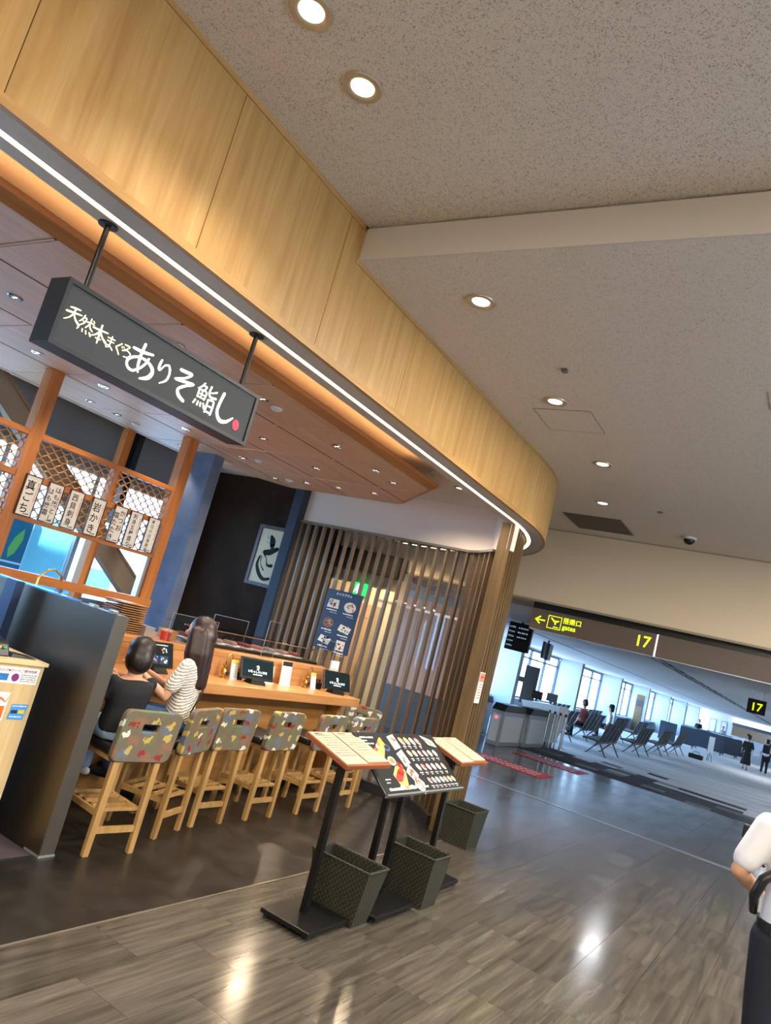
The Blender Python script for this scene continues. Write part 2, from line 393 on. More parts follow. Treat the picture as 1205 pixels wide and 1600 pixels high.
# gate hall carpet
carp = struct('carpet_floor', MB().box((-10.3, 17.2, -.12), (6.5, 80, -.002)), M_carpet)
struct('gate_side_floor', MB().box((-10.3, 7.66, -.12), (EDGE, 17.2, -.001)), M_tile)
cm = {}
for nm, mm in (('d', M_ct_dark), ('m', M_ct_mid), ('l', M_ct_light)): cm[nm] = MB().box((-.249, -.249, -.004), (.249, .249, .004)).mesh('carpet_tile', [mm])
rc = random.Random(3)
for i in range(16):
    for j in range(9):
        p = [1, 1, .95, .85, .68, .45, .28, .14, .06][j]
        if rc.random() < p:
            t = put('carpet_tile', cm['l' if (2 < j and rc.random() < .08) else ('m' if rc.random() < .22 else 'd')], carp); t.location = (-6.4+.5*i, 17.46+.5*j, 0)
# ------------------------------------------------------------------ corridor ceilings
struct('ceiling', MB().box((FX-.4, -3.5, ZC1), (5.5, YST+.02, ZC1+.1)), M_ceil)
struct('ceiling_low', MB().box((-9, YST, ZC2), (5.5, YG+.1, ZC2+.1)), M_ceil2)
rs = struct('trim_3', MB().box((FX-.02, YST-.012, ZC2-.004), (5.5, YST, ZC1-.014)), M_riser)
# outer shell of the corridor, out of view
struct('wall_right', MB().box((5.5, -3.5, -.1), (5.6, 80, .8)).box((5.5, -3.5, 2.7), (5.6, 80, 4.4)).box((5.5, -3.5, .8), (5.6, 3.5, 2.7)).box((5.5, 6.5, .8), (5.6, 80, 2.7)), M_white)
wr_ = struct('window_9', MB().box((5.52, 3.5, .8), (5.58, 6.5, .86)).box((5.52, 3.5, 2.64), (5.58, 6.5, 2.7)), M_alu)  # unseen window added to light the corridor ceiling from the right
for i in range(3): MB().box((5.52, 3.5+1.5*i-.03, .86), (5.58, 3.5+1.5*i+.03, 2.64)).build('mullion', M_alu, wr_)
for i in range(2): MB().box((5.545, 3.53+1.5*i, .86), (5.555, 4.97+1.5*i, 2.64)).build('pane', M_pane, wr_)
struct('wall_rear', MB().box((-9.1, -3.6, -.1), (5.6, -3.5, 4.4)), M_white)
struct('roof_slab', MB().box((-9.1, -3.6, 4.3), (5.6, YG+.3, 4.4)), M_grey)
# ------------------------------------------------------------------ fascia: straight run then a large arc
R0 = 3.3*K; AX, AY = -6.17*K, 7.2*K
def path(s, d):
    """s metres along the fascia line from y = AY (negative = straight part), d metres inwards"""
    if s <= 0: return (FX-d, AY+s)
    t = s/R0; return (AX+(R0-d)*math.cos(t), AY+(R0-d)*math.sin(t))
S0, S1 = -10.0, R0*math.radians(96)
def sweep(s0, s1, prof, step=.12):
    """profile [(d, z)...] closed polygon swept along the fascia path"""
    ss = [s0]
    if s0 < 0: ss += ([0] if s1 > 0 else [])
    a = max(s0, 0)
    n = max(1, int((s1-a)/step)) if s1 > 0 else 0
    ss += [a+(s1-a)*i/n for i in range(1, n+1)] if n else [s1]
    ss = sorted(set(ss)); mb = MB(); k = len(prof); vs = []
    for s in ss:
        for d, z in prof: x, y = path(s, d); vs.append((x, y, z))
    fs = []
    for i in range(len(ss)-1):
        for j in range(k): fs.append((i*k+j, i*k+(j+1) % k, (i+1)*k+(j+1) % k, (i+1)*k+j))
    fs += [tuple(range(k-1, -1, -1)), tuple(range((len(ss)-1)*k, len(ss)*k))]
    return mb.add(vs, fs)
def rectp(d0, z0, d1, z1): return [(d0, z0), (d0, z1), (d1, z1), (d1, z0)]
sst = YST-AY
fas = struct('wall_fascia', sweep(S0, S1, rectp(.022, SZ+.02, .09, ZC2)), M_gap)
m_ = sweep(S0, sst, rectp(.022, ZC2, .09, ZC1)); m_.build('upper_backing', M_gap, fas)
PITCH = 1.0195*K; s_a = 1.12*K - AY
bounds = [s_a + PITCH*i for i in range(-8, 14)]
for a, b in zip(bounds[:-1], bounds[1:]):
    if b < S0+.1 or a > S1: continue
    a2, b2 = max(a, S0)+.002, min(b, S1)-.002
    if a2 < sst < b2:
        mb = sweep(a2, sst, rectp(0, SZ+.045, .02, ZC1-.035)); q = sweep(sst, b2, rectp(0, SZ+.045, .02, ZC2-.03)); mb.add(q.v, q.f); mb.build('panel', M_fascia, fas)
    else:
        zt = ZC1-.035 if b2 <= sst else ZC2-.03
        sweep(a2, b2, rectp(0, SZ+.045, .02, zt), .1).build('panel', M_fascia, fas)
sweep(S0, S1, rectp(-.004, SZ, .03, SZ+.043)).build('bottom_trim', M_fasciatrim, fas)
sweep(S0, sst+.03, rectp(-.004, ZC1-.033, .03, ZC1)).build('top_trim', M_fasciatrim, fas)
sweep(sst, S1, rectp(-.004, ZC2-.028, .03, ZC2)).build('top_trim', M_fasciatrim, fas)
MB().box((FX-.01, YST-.028, ZC2-.028), (FX+.004, YST+.002, ZC1)).build('corner_trim', M_fasciatrim, fas)
# soffit with the light slot
SI = .32*K
sof = struct('soffit', sweep(S0, S1, rectp(.012, SZ+.001, .165, SZ+.06)), M_soffit)
sweep(S0, S1, rectp(.21, SZ+.001, SI, SZ+.35)).build('inner_strip', M_soffit, sof)
sweep(S0, S1, rectp(.165, SZ+.03, .21, SZ+.05)).build('slot_back', mat('slot_wood', 'd9a866', .5), sof)
sweep(S0, S1-.2, rectp(.166, SZ+.004, .19, SZ+.022)).build('light_strip', M_led, sof)
# restaurant upper ceiling (white) above the timber raft
UC = kz(3.52)
struct('restaurant_ceiling', MB().prism([(FX-.2, -3.5), (FX-.2, AY)] + [path(R0*math.radians(t), .2) for t in range(4, 97, 6)] + [(-9, YG), (-9, -3.5)], UC, UC+.06), mat('white_ceiling', 'dcd2c8', .7))
# ------------------------------------------------------------------ timber raft ceiling
RZ = kz(3.26); g = .91*K
rx0, rx1, ry0, ry1 = -7.16*K, -3.62*K, -2.6*K, 7.16*K
octo = [(rx1, ry0), (rx1, 6.24*K), (-4.52*K, ry1), (-6.2*K, ry1), (rx0, 6.23*K), (rx0, ry0)]
def clip(poly, edge_a, edge_b):
    out = []; ax, ay = edge_a; bx, by = edge_b
    sd = lambda p: (bx-ax)*(p[1]-ay)-(by-ay)*(p[0]-ax)
    for i in range(len(poly)):
        p, q = poly[i], poly[(i+1) % len(poly)]; a, b = sd(p), sd(q)
        if a >= 0: out.append(p)
        if a*b < 0: t = a/(a-b); out.append((p[0]+(q[0]-p[0])*t, p[1]+(q[1]-p[1])*t))
    return out
raft = struct('ceiling_raft', MB().prism(octo, RZ+.003, RZ+.07), M_gap)
gx = [-4.352*K + g*i for i in range(-4, 3)]; gy = [4.61*K + g*j for j in range(-9, 5)]
for i in range(len(gx)-1):
    for j in range(len(gy)-1):
        q = [(gx[i]+.013, gy[j]+.013), (gx[i+1]-.013, gy[j]+.013), (gx[i+1]-.013, gy[j+1]-.013), (gx[i]+.013, gy[j+1]-.013)]
        for e in range(6):
            q = clip(q, octo[e], octo[(e+1) % 6])
            if len(q) < 3: break
        if len(q) >= 3 and max(p[0] for p in q)-min(p[0] for p in q) > .05: MB().prism(q, RZ, RZ+.0028).build('panel', M_raft, raft)
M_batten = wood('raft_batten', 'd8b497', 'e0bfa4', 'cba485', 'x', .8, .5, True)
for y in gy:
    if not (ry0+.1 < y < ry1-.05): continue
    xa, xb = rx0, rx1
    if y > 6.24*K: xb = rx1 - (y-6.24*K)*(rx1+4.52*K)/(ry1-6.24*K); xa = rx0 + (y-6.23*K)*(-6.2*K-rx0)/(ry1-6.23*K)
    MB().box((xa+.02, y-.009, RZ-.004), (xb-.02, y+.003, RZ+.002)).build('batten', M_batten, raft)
def offset(poly, d):
    n = len(poly); out = []
    for i in range(n):
        a, b, c = Vector(poly[i-1]), Vector(poly[i]), Vector(poly[(i+1) % n])
        n1 = Vector(((b-a).y, -(b-a).x)).normalized(); n2 = Vector(((c-b).y, -(c-b).x)).normalized()
        q = (n1+n2); q = q/(1+n1.dot(n2)); out.append((b.x+q.x*d, b.y+q.y*d))
    return out
oo = offset(octo, .075); n6 = len(octo)
for e in range(n6):
    f_ = (e+1) % n6
    MB().add([(*octo[e], RZ-.002), (*octo[f_], RZ-.002), (*oo[f_], RZ+.035), (*oo[e], RZ+.035), (*octo[e], RZ+.07), (*octo[f_], RZ+.07), (*oo[f_], RZ+.07), (*oo[e], RZ+.07)],
             [(0, 1, 2, 3), (3, 2, 6, 7), (7, 6, 5, 4)]).build('rim', M_raftrim, raft)
MB().box((rx1-.06, ry0, RZ+.075), (rx1-.03, 6.0*K, RZ+.10)).build('cove_light', M_cove, raft)
# ------------------------------------------------------------------ gate wall with lintel
gw = MB().box((-9.1, YG, LZ), (5.5, YG+.75, ZC2+.1)).box((-9.1, YG, -.1), (-6.05, YG+.3, LZ))
struct('wall_gate', gw, M_beige)
struct('trim_4', MB().box((-6.05, YG-.02, LZ-.03), (5.5, YG+.02, LZ)), mat('lintel_trim', '8f8470', .5))
struct('trim_5', MB().box((-8.0, YG-.006, ZC2-.02), (5.5, YG, ZC2)), mat('cornice_trim', 'a2937c', .5))
# ------------------------------------------------------------------ restaurant walls
struct('wall_kitchen_stub', MB().box((-6.78*K, 5.9*K, 0), (-6.36*K, 6.06*K, kz(3.52))), M_bluegrey)
YP = 7.72
struct('wall_side_passage', MB().box((-7.55, YP+.1, 0), (-7.45, YG, UC)), mat('passage_black', '14110e', .8))
struct('wall_picture', MB().box((-8.8, YP, 0), (-6.3, YP+.1, UC)), M_black)
struct('pillar', MB().box((-6.34, 7.46, 0), (-6.19, YP+.1, UC)), mat('navy_pillar', '2b3542', .7))
struct('wall_over_screen', MB().box((-6.2, 7.6, 2.93), (-3.4, 7.7, UC)).hexa([(-3.42, 7.6, 2.93), (-3.0, 7.05, 2.93), (-2.95, 7.15, 2.93), (-3.42, 7.7, 2.93), (-3.42, 7.6, UC), (-3.0, 7.05, UC), (-2.95, 7.15, UC), (-3.42, 7.7, UC)]), mat('white_over_screen', 'ecdccc', .65))
XW = -8.1
kw = MB().box((XW-.12, -3.5, -.1), (XW, YG, 1.15)).box((XW-.12, -3.5, 2.78), (XW, YG, UC+.1)).box((XW-.12, -3.5, 1.15), (XW, -.44, 2.78)).box((XW-.12, 7.0, 1.15), (XW, YG, 2.78))
struct('wall_kitchen_window', kw, M_grey)
wn = struct('window_1', MB().box((XW-.1, -.44, 1.15), (XW-.02, 7.0, 1.2)).box((XW-.1, -.44, 2.73), (XW-.02, 7.0, 2.78)), M_alu)
for i in range(-1, 6):
    MB().box((XW-.1, .8+1.24*i-.03, 1.2), (XW-.02, .8+1.24*i+.03, 2.73)).build('mullion', M_alu, wn)
for i in range(-1, 5):
    MB().box((XW-.065, .83+1.24*i, 1.2), (XW-.055, .8+1.24*(i+1)-.03, 2.73)).build('pane', pane_mat('blue_tint_pane', 'daeefa') if 'blue_tint_pane' not in MATS else MATS['blue_tint_pane'], wn)
struct('trim_6', MB().box((XW, 6.05, 2.2), (XW+.12, 6.14, UC)), mat('black_duct', '15161a', .6))
# ------------------------------------------------------------------ shared object materials
M_oak = wood('oak_leg', 'b28b54', 'c09b66', '9e7741', 'z', 2.0, .45, True, .12)
M_counter = wood('hinoki_counter', 'b98350', 'c69561', 'a8733f', 'y', .9, .3, True, coat=.3)
M_counterface = wood('counter_front_wood', 'a9783f', 'b98a50', '9a6a35', 'y', .8, .5, True)
M_cedarframe = wood('cedar_frame', 'b06a2c', 'bf7a38', '9c5a22', 'z', 1.0, .5, True)
M_cedarframey = wood('cedar_beam', 'b06a2c', 'bf7a38', '9c5a22', 'y', 1.0, .5, True)
M_blk = mat('black_satin', '141414', .35); M_blkm = mat('black_steel', '161616', .3, .3); M_blkrub = mat('black_rubber', '0d0d0d', .7)
M_chrome = mat('chrome', 'd0d0d0', .12, 1); M_gold = mat('brass', 'c9a45a', .2, 1)
M_steel = mat('brushed_steel', '5f554a', .34, .92)
_v = coords(M_steel, (.6, 60, 60)); setc(M_steel, ramp(M_steel, noise(M_steel, _v, 1.0, 3, .6), [(.3, .33), (.7, .37)]), 'Roughness')
M_wht = mat('white_print', 'f0eee8', .5); M_paper = mat('paper', 'e4dccb', .7); M_ink = mat('ink', '1a1612', .8); M_redink = mat('red_ink', 'b03524', .8)
M_glow = mat('sign_glow', 'fff6e0', .5, emit='fff0d0', estr=3.6); M_glowy = mat('sign_glow_warm', 'fff2c0', .5, emit='ffe79a', estr=3.0); M_glowred = mat('sign_glow_red', 'd01040', .5, emit='c00830', estr=.25)
M_vinyl = mat('black_vinyl', '1b1917', .4)
def fabric():
    m = mat('fish_fabric', '6f6655', .85, spec=.2)
    n, l, b = nodes_of(m); v = coords(m, (1, 1, 1), per_object=True)
    nz = n.new('ShaderNodeTexNoise'); nz.inputs['Scale'].default_value = 22; nz.inputs['Detail'].default_value = 3; l.new(v, nz.inputs['Vector'])
    ad = n.new('ShaderNodeMix'); ad.data_type = 'VECTOR'; ad.inputs[0].default_value = .085; l.new(v, ad.inputs[4]); l.new(nz.outputs['Color'], ad.inputs[5])
    def blot(scale, loc, radius, stops, soft=.03):
        sx_ = n.new('ShaderNodeSeparateXYZ'); l.new(ad.outputs[1], sx_.inputs[0]); cx_ = n.new('ShaderNodeCombineXYZ'); l.new(sx_.outputs[1], cx_.inputs[0]); l.new(sx_.outputs[2], cx_.inputs[1]); mp = n.new('ShaderNodeMapping'); mp.inputs['Location'].default_value = loc; mp.inputs['Scale'].default_value = (1, 1.3, 1); l.new(cx_.outputs[0], mp.inputs[0])
        vo = n.new('ShaderNodeTexVoronoi'); vo.voronoi_dimensions = '2D'; vo.inputs['Scale'].default_value = scale; vo.inputs['Randomness'].default_value = .55; l.new(mp.outputs[0], vo.inputs['Vector'])
        mask = ramp(m, vo.outputs['Distance'], [(radius, 1.0), (radius+soft, 0.0)])
        sp = n.new('ShaderNodeSeparateColor'); l.new(vo.outputs['Color'], sp.inputs[0])
        return mask, ramp(m, sp.outputs[0], stops, 'CONSTANT')
    k1, c1 = blot(8.5, (0, 0, 0), .26, [(0, '4a7fb5'), (.3, '6c7f46'), (.55, 'a86a44'), (.8, '5b7d50')], .16)
    k2, c2 = blot(8.5, (.37, .21, 0), .20, [(0, 'd8d2c2'), (.33, '8e3330'), (.58, 'b9a05a'), (.83, 'd8d2c2')])
    col = mixc(m, k1, '6f6655', c1); col = mixc(m, .66, col, '6f6655'); col = mixc(m, k2, col, c2)
    w = noise(m, coords(m, (300, 300, 300)), 1, 1); setc(m, mixc(m, .4, col, ramp(m, w, [(.3, .7), (.7, 1.0)]), 'MULTIPLY')); bump(m, w, .2, .001); return m
M_fab = fabric()

# ------------------------------------------------------------------ kitchen timber frame with lattice
XF = -6.2*K; Ya, Yb = 3.69*K, 5.43*K
fr = thing('kitchen_screen', 'orange cedar kitchen screen with lattice panels behind the sushi bar', 'screen', (XF, 0, 0))
def fpost(y0, y1, z0, z1, x0=-.07, x1=.05): MB().box((x0, y0, z0), (x1, y1, z1)).build('post', M_cedarframe, fr, bevel=.004)
fpost(Ya-.12, Ya, .9, RZ); fpost(Yb-.13, Yb, .9, RZ)
fpost(Ya-1.9, Ya-1.79, .9, RZ)
def fbeam(y0, y1, z0, z1, x0=-.05, x1=.04): MB().box((x0, y0, z0), (x1, y1, z1)).build('beam', M_cedarframey, fr, bevel=.003)
zt, zm, zl, zs = kz(2.675), kz(2.30), kz(1.92), kz(1.45)
for (a, b) in ((Ya, Yb-.13), (Ya-1.79, Ya-.12)):
    fbeam(a, b, zt-.05, zt); fbeam(a, b, zm-.055, zm); fbeam(a, b, zl-.035, zl)
fbeam(Ya-1.9, Yb+.02, zs-.08, zs-.0, -.06, .06)
MB().box((-.05, Yb-.17, zs), (.02, Yb-.131, zl-.036)).build('window_jamb', M_alu, fr)
MB().box((-.05, (Ya+Yb)/2-.1, zs), (.03, (Ya+Yb)/2-.03, zl-.036)).build('window_jamb', M_alu, fr)
MB().box((-.06, (Ya+Yb)/2-.03, zs), (.03, (Ya+Yb)/2+.03, zl-.036)).build('mid_post', M_cedarframe, fr)
MB().box((-.06, (Ya+Yb)/2-.02, zm), (.03, (Ya+Yb)/2+.02, zt-.05)).build('mid_post', M_cedarframe, fr)
M_lat = wood('lattice_wood', 'c0854a', 'd09a62', 'a66d34', 'y', 2, .5, True)
def lattice(y0, y1, z0, z1, cell=.05):
    """net of wavy upright strips touching at their bulges"""
    mb = MB(); W, Hh = y1-y0, z1-z0; n = max(2, round(W/cell)); c = W/n; per = .085; m = int(Hh/per*8)
    for i in range(n+1):
        pts = []
        for k in range(m+1):
            z = z0+Hh*k/m; y = y0+c*i + (1 if i % 2 else -1)*c*.5*math.cos(2*math.pi*(z-z0)/per)
            pts.append((0, min(max(y, y0+.003), y1-.003), z))
        for p, q in zip(pts[:-1], pts[1:]): mb.bar(p, q, .009, .012, up=(1, 0, 0))
    o = mb.build('lattice', M_lat, fr); o['kind'] = 'stuff'
mid = (Ya+Yb)/2
lattice(Ya+.0, mid-.03, zm, zt-.05); lattice(mid+.03, Yb-.13, zm, zt-.05); lattice(Ya, Yb-.13, zl, zm-.055)
lattice(Ya-1.0, Ya-.12, zm, zt-.05); lattice(Ya-1.0, Ya-.12, zl, zm-.055)
bp = thing('timber_post', 'slender cedar post standing behind the kitchen screen', 'post', (-7.2*K, 5.3*K, 0))
MB().box((-.05, -.05, 0), (.05, .05, RZ)).build('shaft', M_cedarframe, bp)
MB().box((-.06, -.06, 0), (.06, .06, .06)).build('foot', M_blk, bp)
# diagonal brace of the building behind the kitchen
br = thing('diagonal_brace', 'wide beige diagonal structural brace crossing the kitchen windows', 'brace', (-7.8*K, 0, 0))
def kp(y, z): return (y*K, kz(z))
t0, t1, b0, b1 = kp(3.90, 3.488), kp(6.9, 1.35), kp(3.90, 3.19), kp(6.9, 1.03)
MB().add([(-.12, *b0), (-.12, *b1), (-.12, *t1), (-.12, *t0), (.0, *b0), (.0, *b1), (.0, *t1), (.0, *t0)], [(0, 3, 2, 1), (4, 5, 6, 7), (0, 1, 5, 4), (1, 2, 6, 5), (2, 3, 7, 6), (3, 0, 4, 7)]).build('brace_beam', mat('brace_cladding', '8d7861', .7), br)
e0, e1 = kp(3.92, 3.47), kp(6.9, 1.36)
MB().bar((.004, *e0), (.004, *e1), .03, .03).build('edge_trim', mat('brace_trim', '8a6a48', .6), br)
# menu plaques hung on the lattice
P = [3.735, 3.966, 4.194, 4.45, 4.718, 4.92, 5.16]
texts = [(['真\nご\nち'], .10), (['は\nも\n落\nと\nし', 'は\nも\n焼\n霜'], .062), (['西\n貝\n刺\n身'], .075), (['岩\nか\nき'], .10), (['か\nつ\nお', '塩\nた\nた\nき'], .072), (['刺\n身\n五\n種\n盛\nり'], .055), (['本\n日\nの\n白\n身\n刺\n身'], .048)]
names = ['three large characters, nearest the left post', 'two columns of characters, second from the left', 'four characters, third from the left', 'three large characters, fourth in the row', 'two columns of characters, fifth in the row', 'six small characters, sixth in the row', 'seven small characters, nearest the right post']
lsp = {}
for y, (tx, sz), nm in zip(P, texts, names):
    y *= K; w_, h_ = .148*K, .36*K; z0 = kz(1.927)
    q = thing('menu_plaque', 'paper menu plaque with ' + nm, 'menu plaque', (XF+.065, y, z0), 0, 'menu plaques on the kitchen lattice')
    MB().box((-.012, -w_/2, 0), (.0, w_/2, h_)).build('board', M_paper, q)
    fm = MB()
    for a, b in (((-.012, -w_/2-.006, -.006), (.004, -w_/2+.003, h_+.006)), ((-.012, w_/2-.003, -.006), (.004, w_/2+.006, h_+.006)), ((-.012, -w_/2, -.006), (.004, w_/2, .003)), ((-.012, -w_/2, h_-.003), (.004, w_/2, h_+.006))): fm.box(a, b)
    fm.build('frame', mat('plaque_frame', '4a2118', .5), q)
    pr = Print((XF+.065, y, z0), (0, 1, 0), (0, 0, 1))
    sp = 1.1
    if len(tx) == 1: pr.text(tx[0], -.012, h_-sz*1.15, sz*.92, M_ink, 'CENTER', .012, 1, 1, sp)
    else: pr.text(tx[0], .025, h_-sz*1.15, sz*.92, M_ink, 'CENTER', .012, 1, 1, 1.1); pr.text(tx[1], -.038, h_-sz*1.55, sz*.92, M_ink, 'CENTER', .012, 1, 1, 1.1)
    rr = random.Random(int(y*100))
    for k in range(9): pr.rect(w_/2-.024, h_-.05-.019*k, w_/2-.014, h_-.05-.019*k-.011*rr.uniform(.5, 1), M_redink)
    pr.rect(.0, .012, .012, .02, M_ink); pr.rect(.018, .012, .03, .022, M_ink); pr.rect(.034, .014, .048, .024, M_ink)
    pr.build('lettering', q)

# ------------------------------------------------------------------ bar counter
CX = -4.2; CE = 6.95; C0 = 3.2
ctr = thing('sushi_counter', 'long honey-coloured timber sushi counter with raised ledge and panelled front', 'counter', (CX, C0, 0))
MB().box((-.40, 0, .91), (.0, CE-C0, 1.0)).build('counter_top', M_counter, ctr, bevel=.008)
MB().box((-.40, .02, .06), (-.28, CE-C0-.12, .91)).build('front_panel', M_counterface, ctr)
MB().box((-.62, .02, 0), (-.29, CE-C0-.14, .06)).build('plinth', M_blk, ctr)
MB().box((-.27, .02, 0), (-.2, .06, .91)).build('end_support', M_counterface, ctr); MB().box((-.27, CE-C0-.2, 0), (-.12, CE-C0-.15, .91)).build('end_support', M_counterface, ctr)
MB().box((-.62, 0, .91), (-.40, CE-C0-.05, 1.17)).build('riser', M_counter, ctr)
MB().box((-1.1, -.02, 1.17), (-.40, CE-C0-.02, 1.22)).build('ledge', M_counter, ctr, bevel=.006)
MB().box((-1.05, .0, .4), (-.62, CE-C0-.05, 1.17)).build('case_body', M_steel, ctr)
# refrigerated glass case on the ledge
gc = thing('glass_case', 'long low refrigerated glass case on the counter ledge', 'display case', (CX-.55, 4.75, 1.22))
MB().box((-.36, 0, 0), (-.03, 2.05, .03)).build('tray', M_steel, gc)
MB().add([(-.02, 0, .0), (-.02, 2.05, .0), (-.10, 2.05, .15), (-.10, 0, .15), (-.014, 0, .0), (-.014, 2.05, .0), (-.094, 2.05, .15), (-.094, 0, .15)], [(0, 1, 2, 3), (7, 6, 5, 4), (0, 3, 7, 4), (1, 5, 6, 2), (3, 2, 6, 7)]).build('front_glass', M_acryl, gc)
MB().box((-.36, 0, .15), (-.094, 2.05, .156)).build('top_glass', M_acryl, gc)
MB().cyl((-.097, 0, .153), (-.097, 2.05, .153), .006, n=8).build('edge_rail', M_chrome, gc)
rr = random.Random(5)
fishm = [mat('tuna', '6e2a26', .4), mat('salmon', '9a5a38', .4), mat('white_fish', '9a8a80', .4), mat('shrimp', '94705f', .4)]
for k in range(9):
    y = 4.85+.21*k
    t = thing('fish_block', '%s fish block in the glass case, place %s from the near end' % (['deep red', 'orange', 'pale pink', 'pinkish white'][k % 4], ['first', 'second', 'third', 'fourth', 'fifth', 'sixth', 'seventh', 'eighth', 'ninth'][k]), 'fish', (CX-.73, y, 1.25), rr.uniform(-.3, .3), 'fish blocks in the glass case')
    MB().box((-.09, -.065, 0), (.09, .065, .012)).build('tray', M_wht, t, bevel=.003)
    mb = MB().hexa([(-.075, -.05, .0125), (.075, -.05, .0125), (.075, .05, .0125), (-.075, .05, .0125), (-.06, -.035, .05), (.055, -.04, .045), (.06, .035, .05), (-.055, .04, .045)]); mb.build('fillet', fishm[k % 4], t, bevel=.012, smooth=True)

# ------------------------------------------------------------------ stools
def rrect(w, h, r, n=6):
    pts = []
    for cx, cy, a0 in ((w/2-r, h/2-r, 0), (-w/2+r, h/2-r, 90), (-w/2+r, -h/2+r, 180), (w/2-r, -h/2+r, 270)):
        for i in range(n+1): a = math.radians(a0+90*i/n); pts.append((cx+r*math.cos(a), cy+r*math.sin(a)))
    return pts
def stool_mesh():
    t = thing('bar_stool', 'x', 'bar stool')
    zb, zt2 = .575, .905
    # backrest with slot handle; local: aisle side is +x
    outer = rrect(.43, zt2-zb, .045); inner = rrect(.115, .045, .008); n = len(outer); hz = .055
    def X(z): return .02 + (z-zb)*.10
    mb = MB(); cz = (zb+zt2)/2; vs = []
    for loop, oz in ((outer, 0), (inner, hz)):
        for dx in (.024, -.024):
            for (u, v) in loop:
                z = cz+v+oz; wsc = 1 + (z-zb)*.06 if loop is outer else 1
                bow = .018*(1-(u/.215)**2)
                vs.append((X(z)+dx-bow*.6, u*wsc, z))
    fs = []
    for i in range(n):
        j = (i+1) % n
        fs += [(i, j, 2*n+j, 2*n+i), (n+j, n+i, 3*n+i, 3*n+j), (j, i, n+i, n+j), (2*n+i, 2*n+j, 3*n+j, 3*n+i)]
    mb.add(vs, fs); o = mb.build('backrest', M_fab, t, smooth='auto', bevel=.009)
    MB().box((-.022, -.0605, cz+hz-.026), (.036, -.0575, cz+hz+.026)).box((-.022, .0575, cz+hz-.026), (.036, .0605, cz+hz+.026)).box((-.022, -.06, cz+hz+.0228), (.038, .06, cz+hz+.026)).build('handle_rim', M_chrome, t)
    mb = MB().box((-.40, -.205, .60), (-.02, .205, .66)); mb.build('seat', M_vinyl, t, bevel=.02)
    MB().box((-.385, -.18, .565), (-.02, .18, .60)).build('seat_frame', M_oak, t)
    for sy in (-1, 1):
        MB().bar((.0, .158*sy, .0), (.012, .15*sy, .62), .034, .040, w2=1.15).build('leg', M_oak, t, bevel=.003)
        MB().bar((-.39, .158*sy, .0), (-.36, .15*sy, .58), .034, .040, w2=1.1).build('leg', M_oak, t, bevel=.003)
        MB().box((-.37, .155*sy-.012, .235), (-.015, .155*sy+.012, .27)).build('side_rail', M_oak, t)
    MB().box((-.012, -.14, .135), (.012, .14, .172)).build('stretcher', M_oak, t)
    for k in range(5):
        x = -.02-.082*k; MB().box((x-.013, -.143, .262), (x+.013, .143, .282)).build('footrest_slat', M_oak, t)
    return t
st0 = stool_mesh()
spots = [(-3.58, 3.45, -7, 'patterned bar stool nearest the steel partition, the boy sits on it'), (-3.75, 4.09, 16, 'patterned bar stool turned askew, the long-haired woman sits on it'), (-3.82, 4.557, 0, 'empty patterned bar stool just right of the seated woman'),
         (-3.82, 5.18, 0, 'fourth patterned bar stool from the steel partition, standing alone'), (-3.82, 5.88, 0, 'fifth patterned bar stool, half behind the left menu lectern'), (-3.82, 6.44, 0, 'last patterned bar stool along the counter front'),
         (-4.33, 7.28, 98, 'patterned bar stool at the far end of the counter, seen edge on'), (-6.05, 6.95, -88, 'patterned bar stool behind the ledge, seen through the acrylic shields')]
for i, (x, y, a, lb) in enumerate(spots):
    o = st0 if i == 0 else copy_tree(st0)
    o.location = (x, y, 0); o.rotation_euler = (0, 0, math.radians(a)); tag(o, lb, 'bar stool', 'fish-print bar stools')
spots3 = spots

# ------------------------------------------------------------------ hanging shop sign
SXc = -3.155*K
sy0, sy1, sz0, sz1 = 1.70*K, 3.03*K, kz(2.595), kz(2.912); xf = -3.05*K; xb = -3.20*K
sg = thing('hanging_sign', 'dark grey box sign with glowing brush lettering hung from two rods', 'sign', ((xf+xb)/2, (sy0+sy1)/2, sz0))
M_sign = mat('sign_charcoal', '23292d', .6); M_signf = mat('sign_frame', '1f2326', .45, .3)
MB().box((xb, sy0, sz0), (xf-.012, sy1, sz1)).build('box', M_signf, sg, world=True, bevel=.003)
f_ = MB()
for a, b in (((xf-.012, sy0, sz0), (xf, sy1, sz0+.02)), ((xf-.012, sy0, sz1-.02), (xf, sy1, sz1)), ((xf-.012, sy0, sz0+.02), (xf, sy0+.02, sz1-.02)), ((xf-.012, sy1-.02, sz0+.02), (xf, sy1, sz1-.02))): f_.box(a, b)
f_.build('frame', M_signf, sg, world=True)
MB().box((xf-.014, sy0+.02, sz0+.02), (xf-.008, sy1-.02, sz1-.02)).build('face', M_sign, sg, world=True)
for y in (1.844*K, 2.958*K):
    MB().cyl((SXc, y, sz1), (SXc, y, SZ), .0135, n=12).build('rod', M_blkm, sg, world=True, smooth='auto')
    MB().cyl((SXc, y, SZ-.006), (SXc, y, SZ+.001), .045, n=20).build('flange', M_blkm, sg, world=True, smooth='auto')
for y in (1.98*K, 2.70*K): MB().box((SXc-.03, y, sz1), (SXc+.03, y+.09, sz1+.012)).build('bracket', M_blkm, sg, world=True)
pr = Print((xf-.008, 1.70*K, kz(2.595)), (0, 1, 0), (0, 0, 1), .0022)
U = lambda y: (y-1.70)*K; V = lambda z: (z-2.595)*K
def glyph(strokes, cx, cy, s, m, slant=0):
    for st in strokes: pr.stroke([(cx+(a-.5)*s, cy+(b-.5)*s, w*s*.82) for a, b, w in st], m)
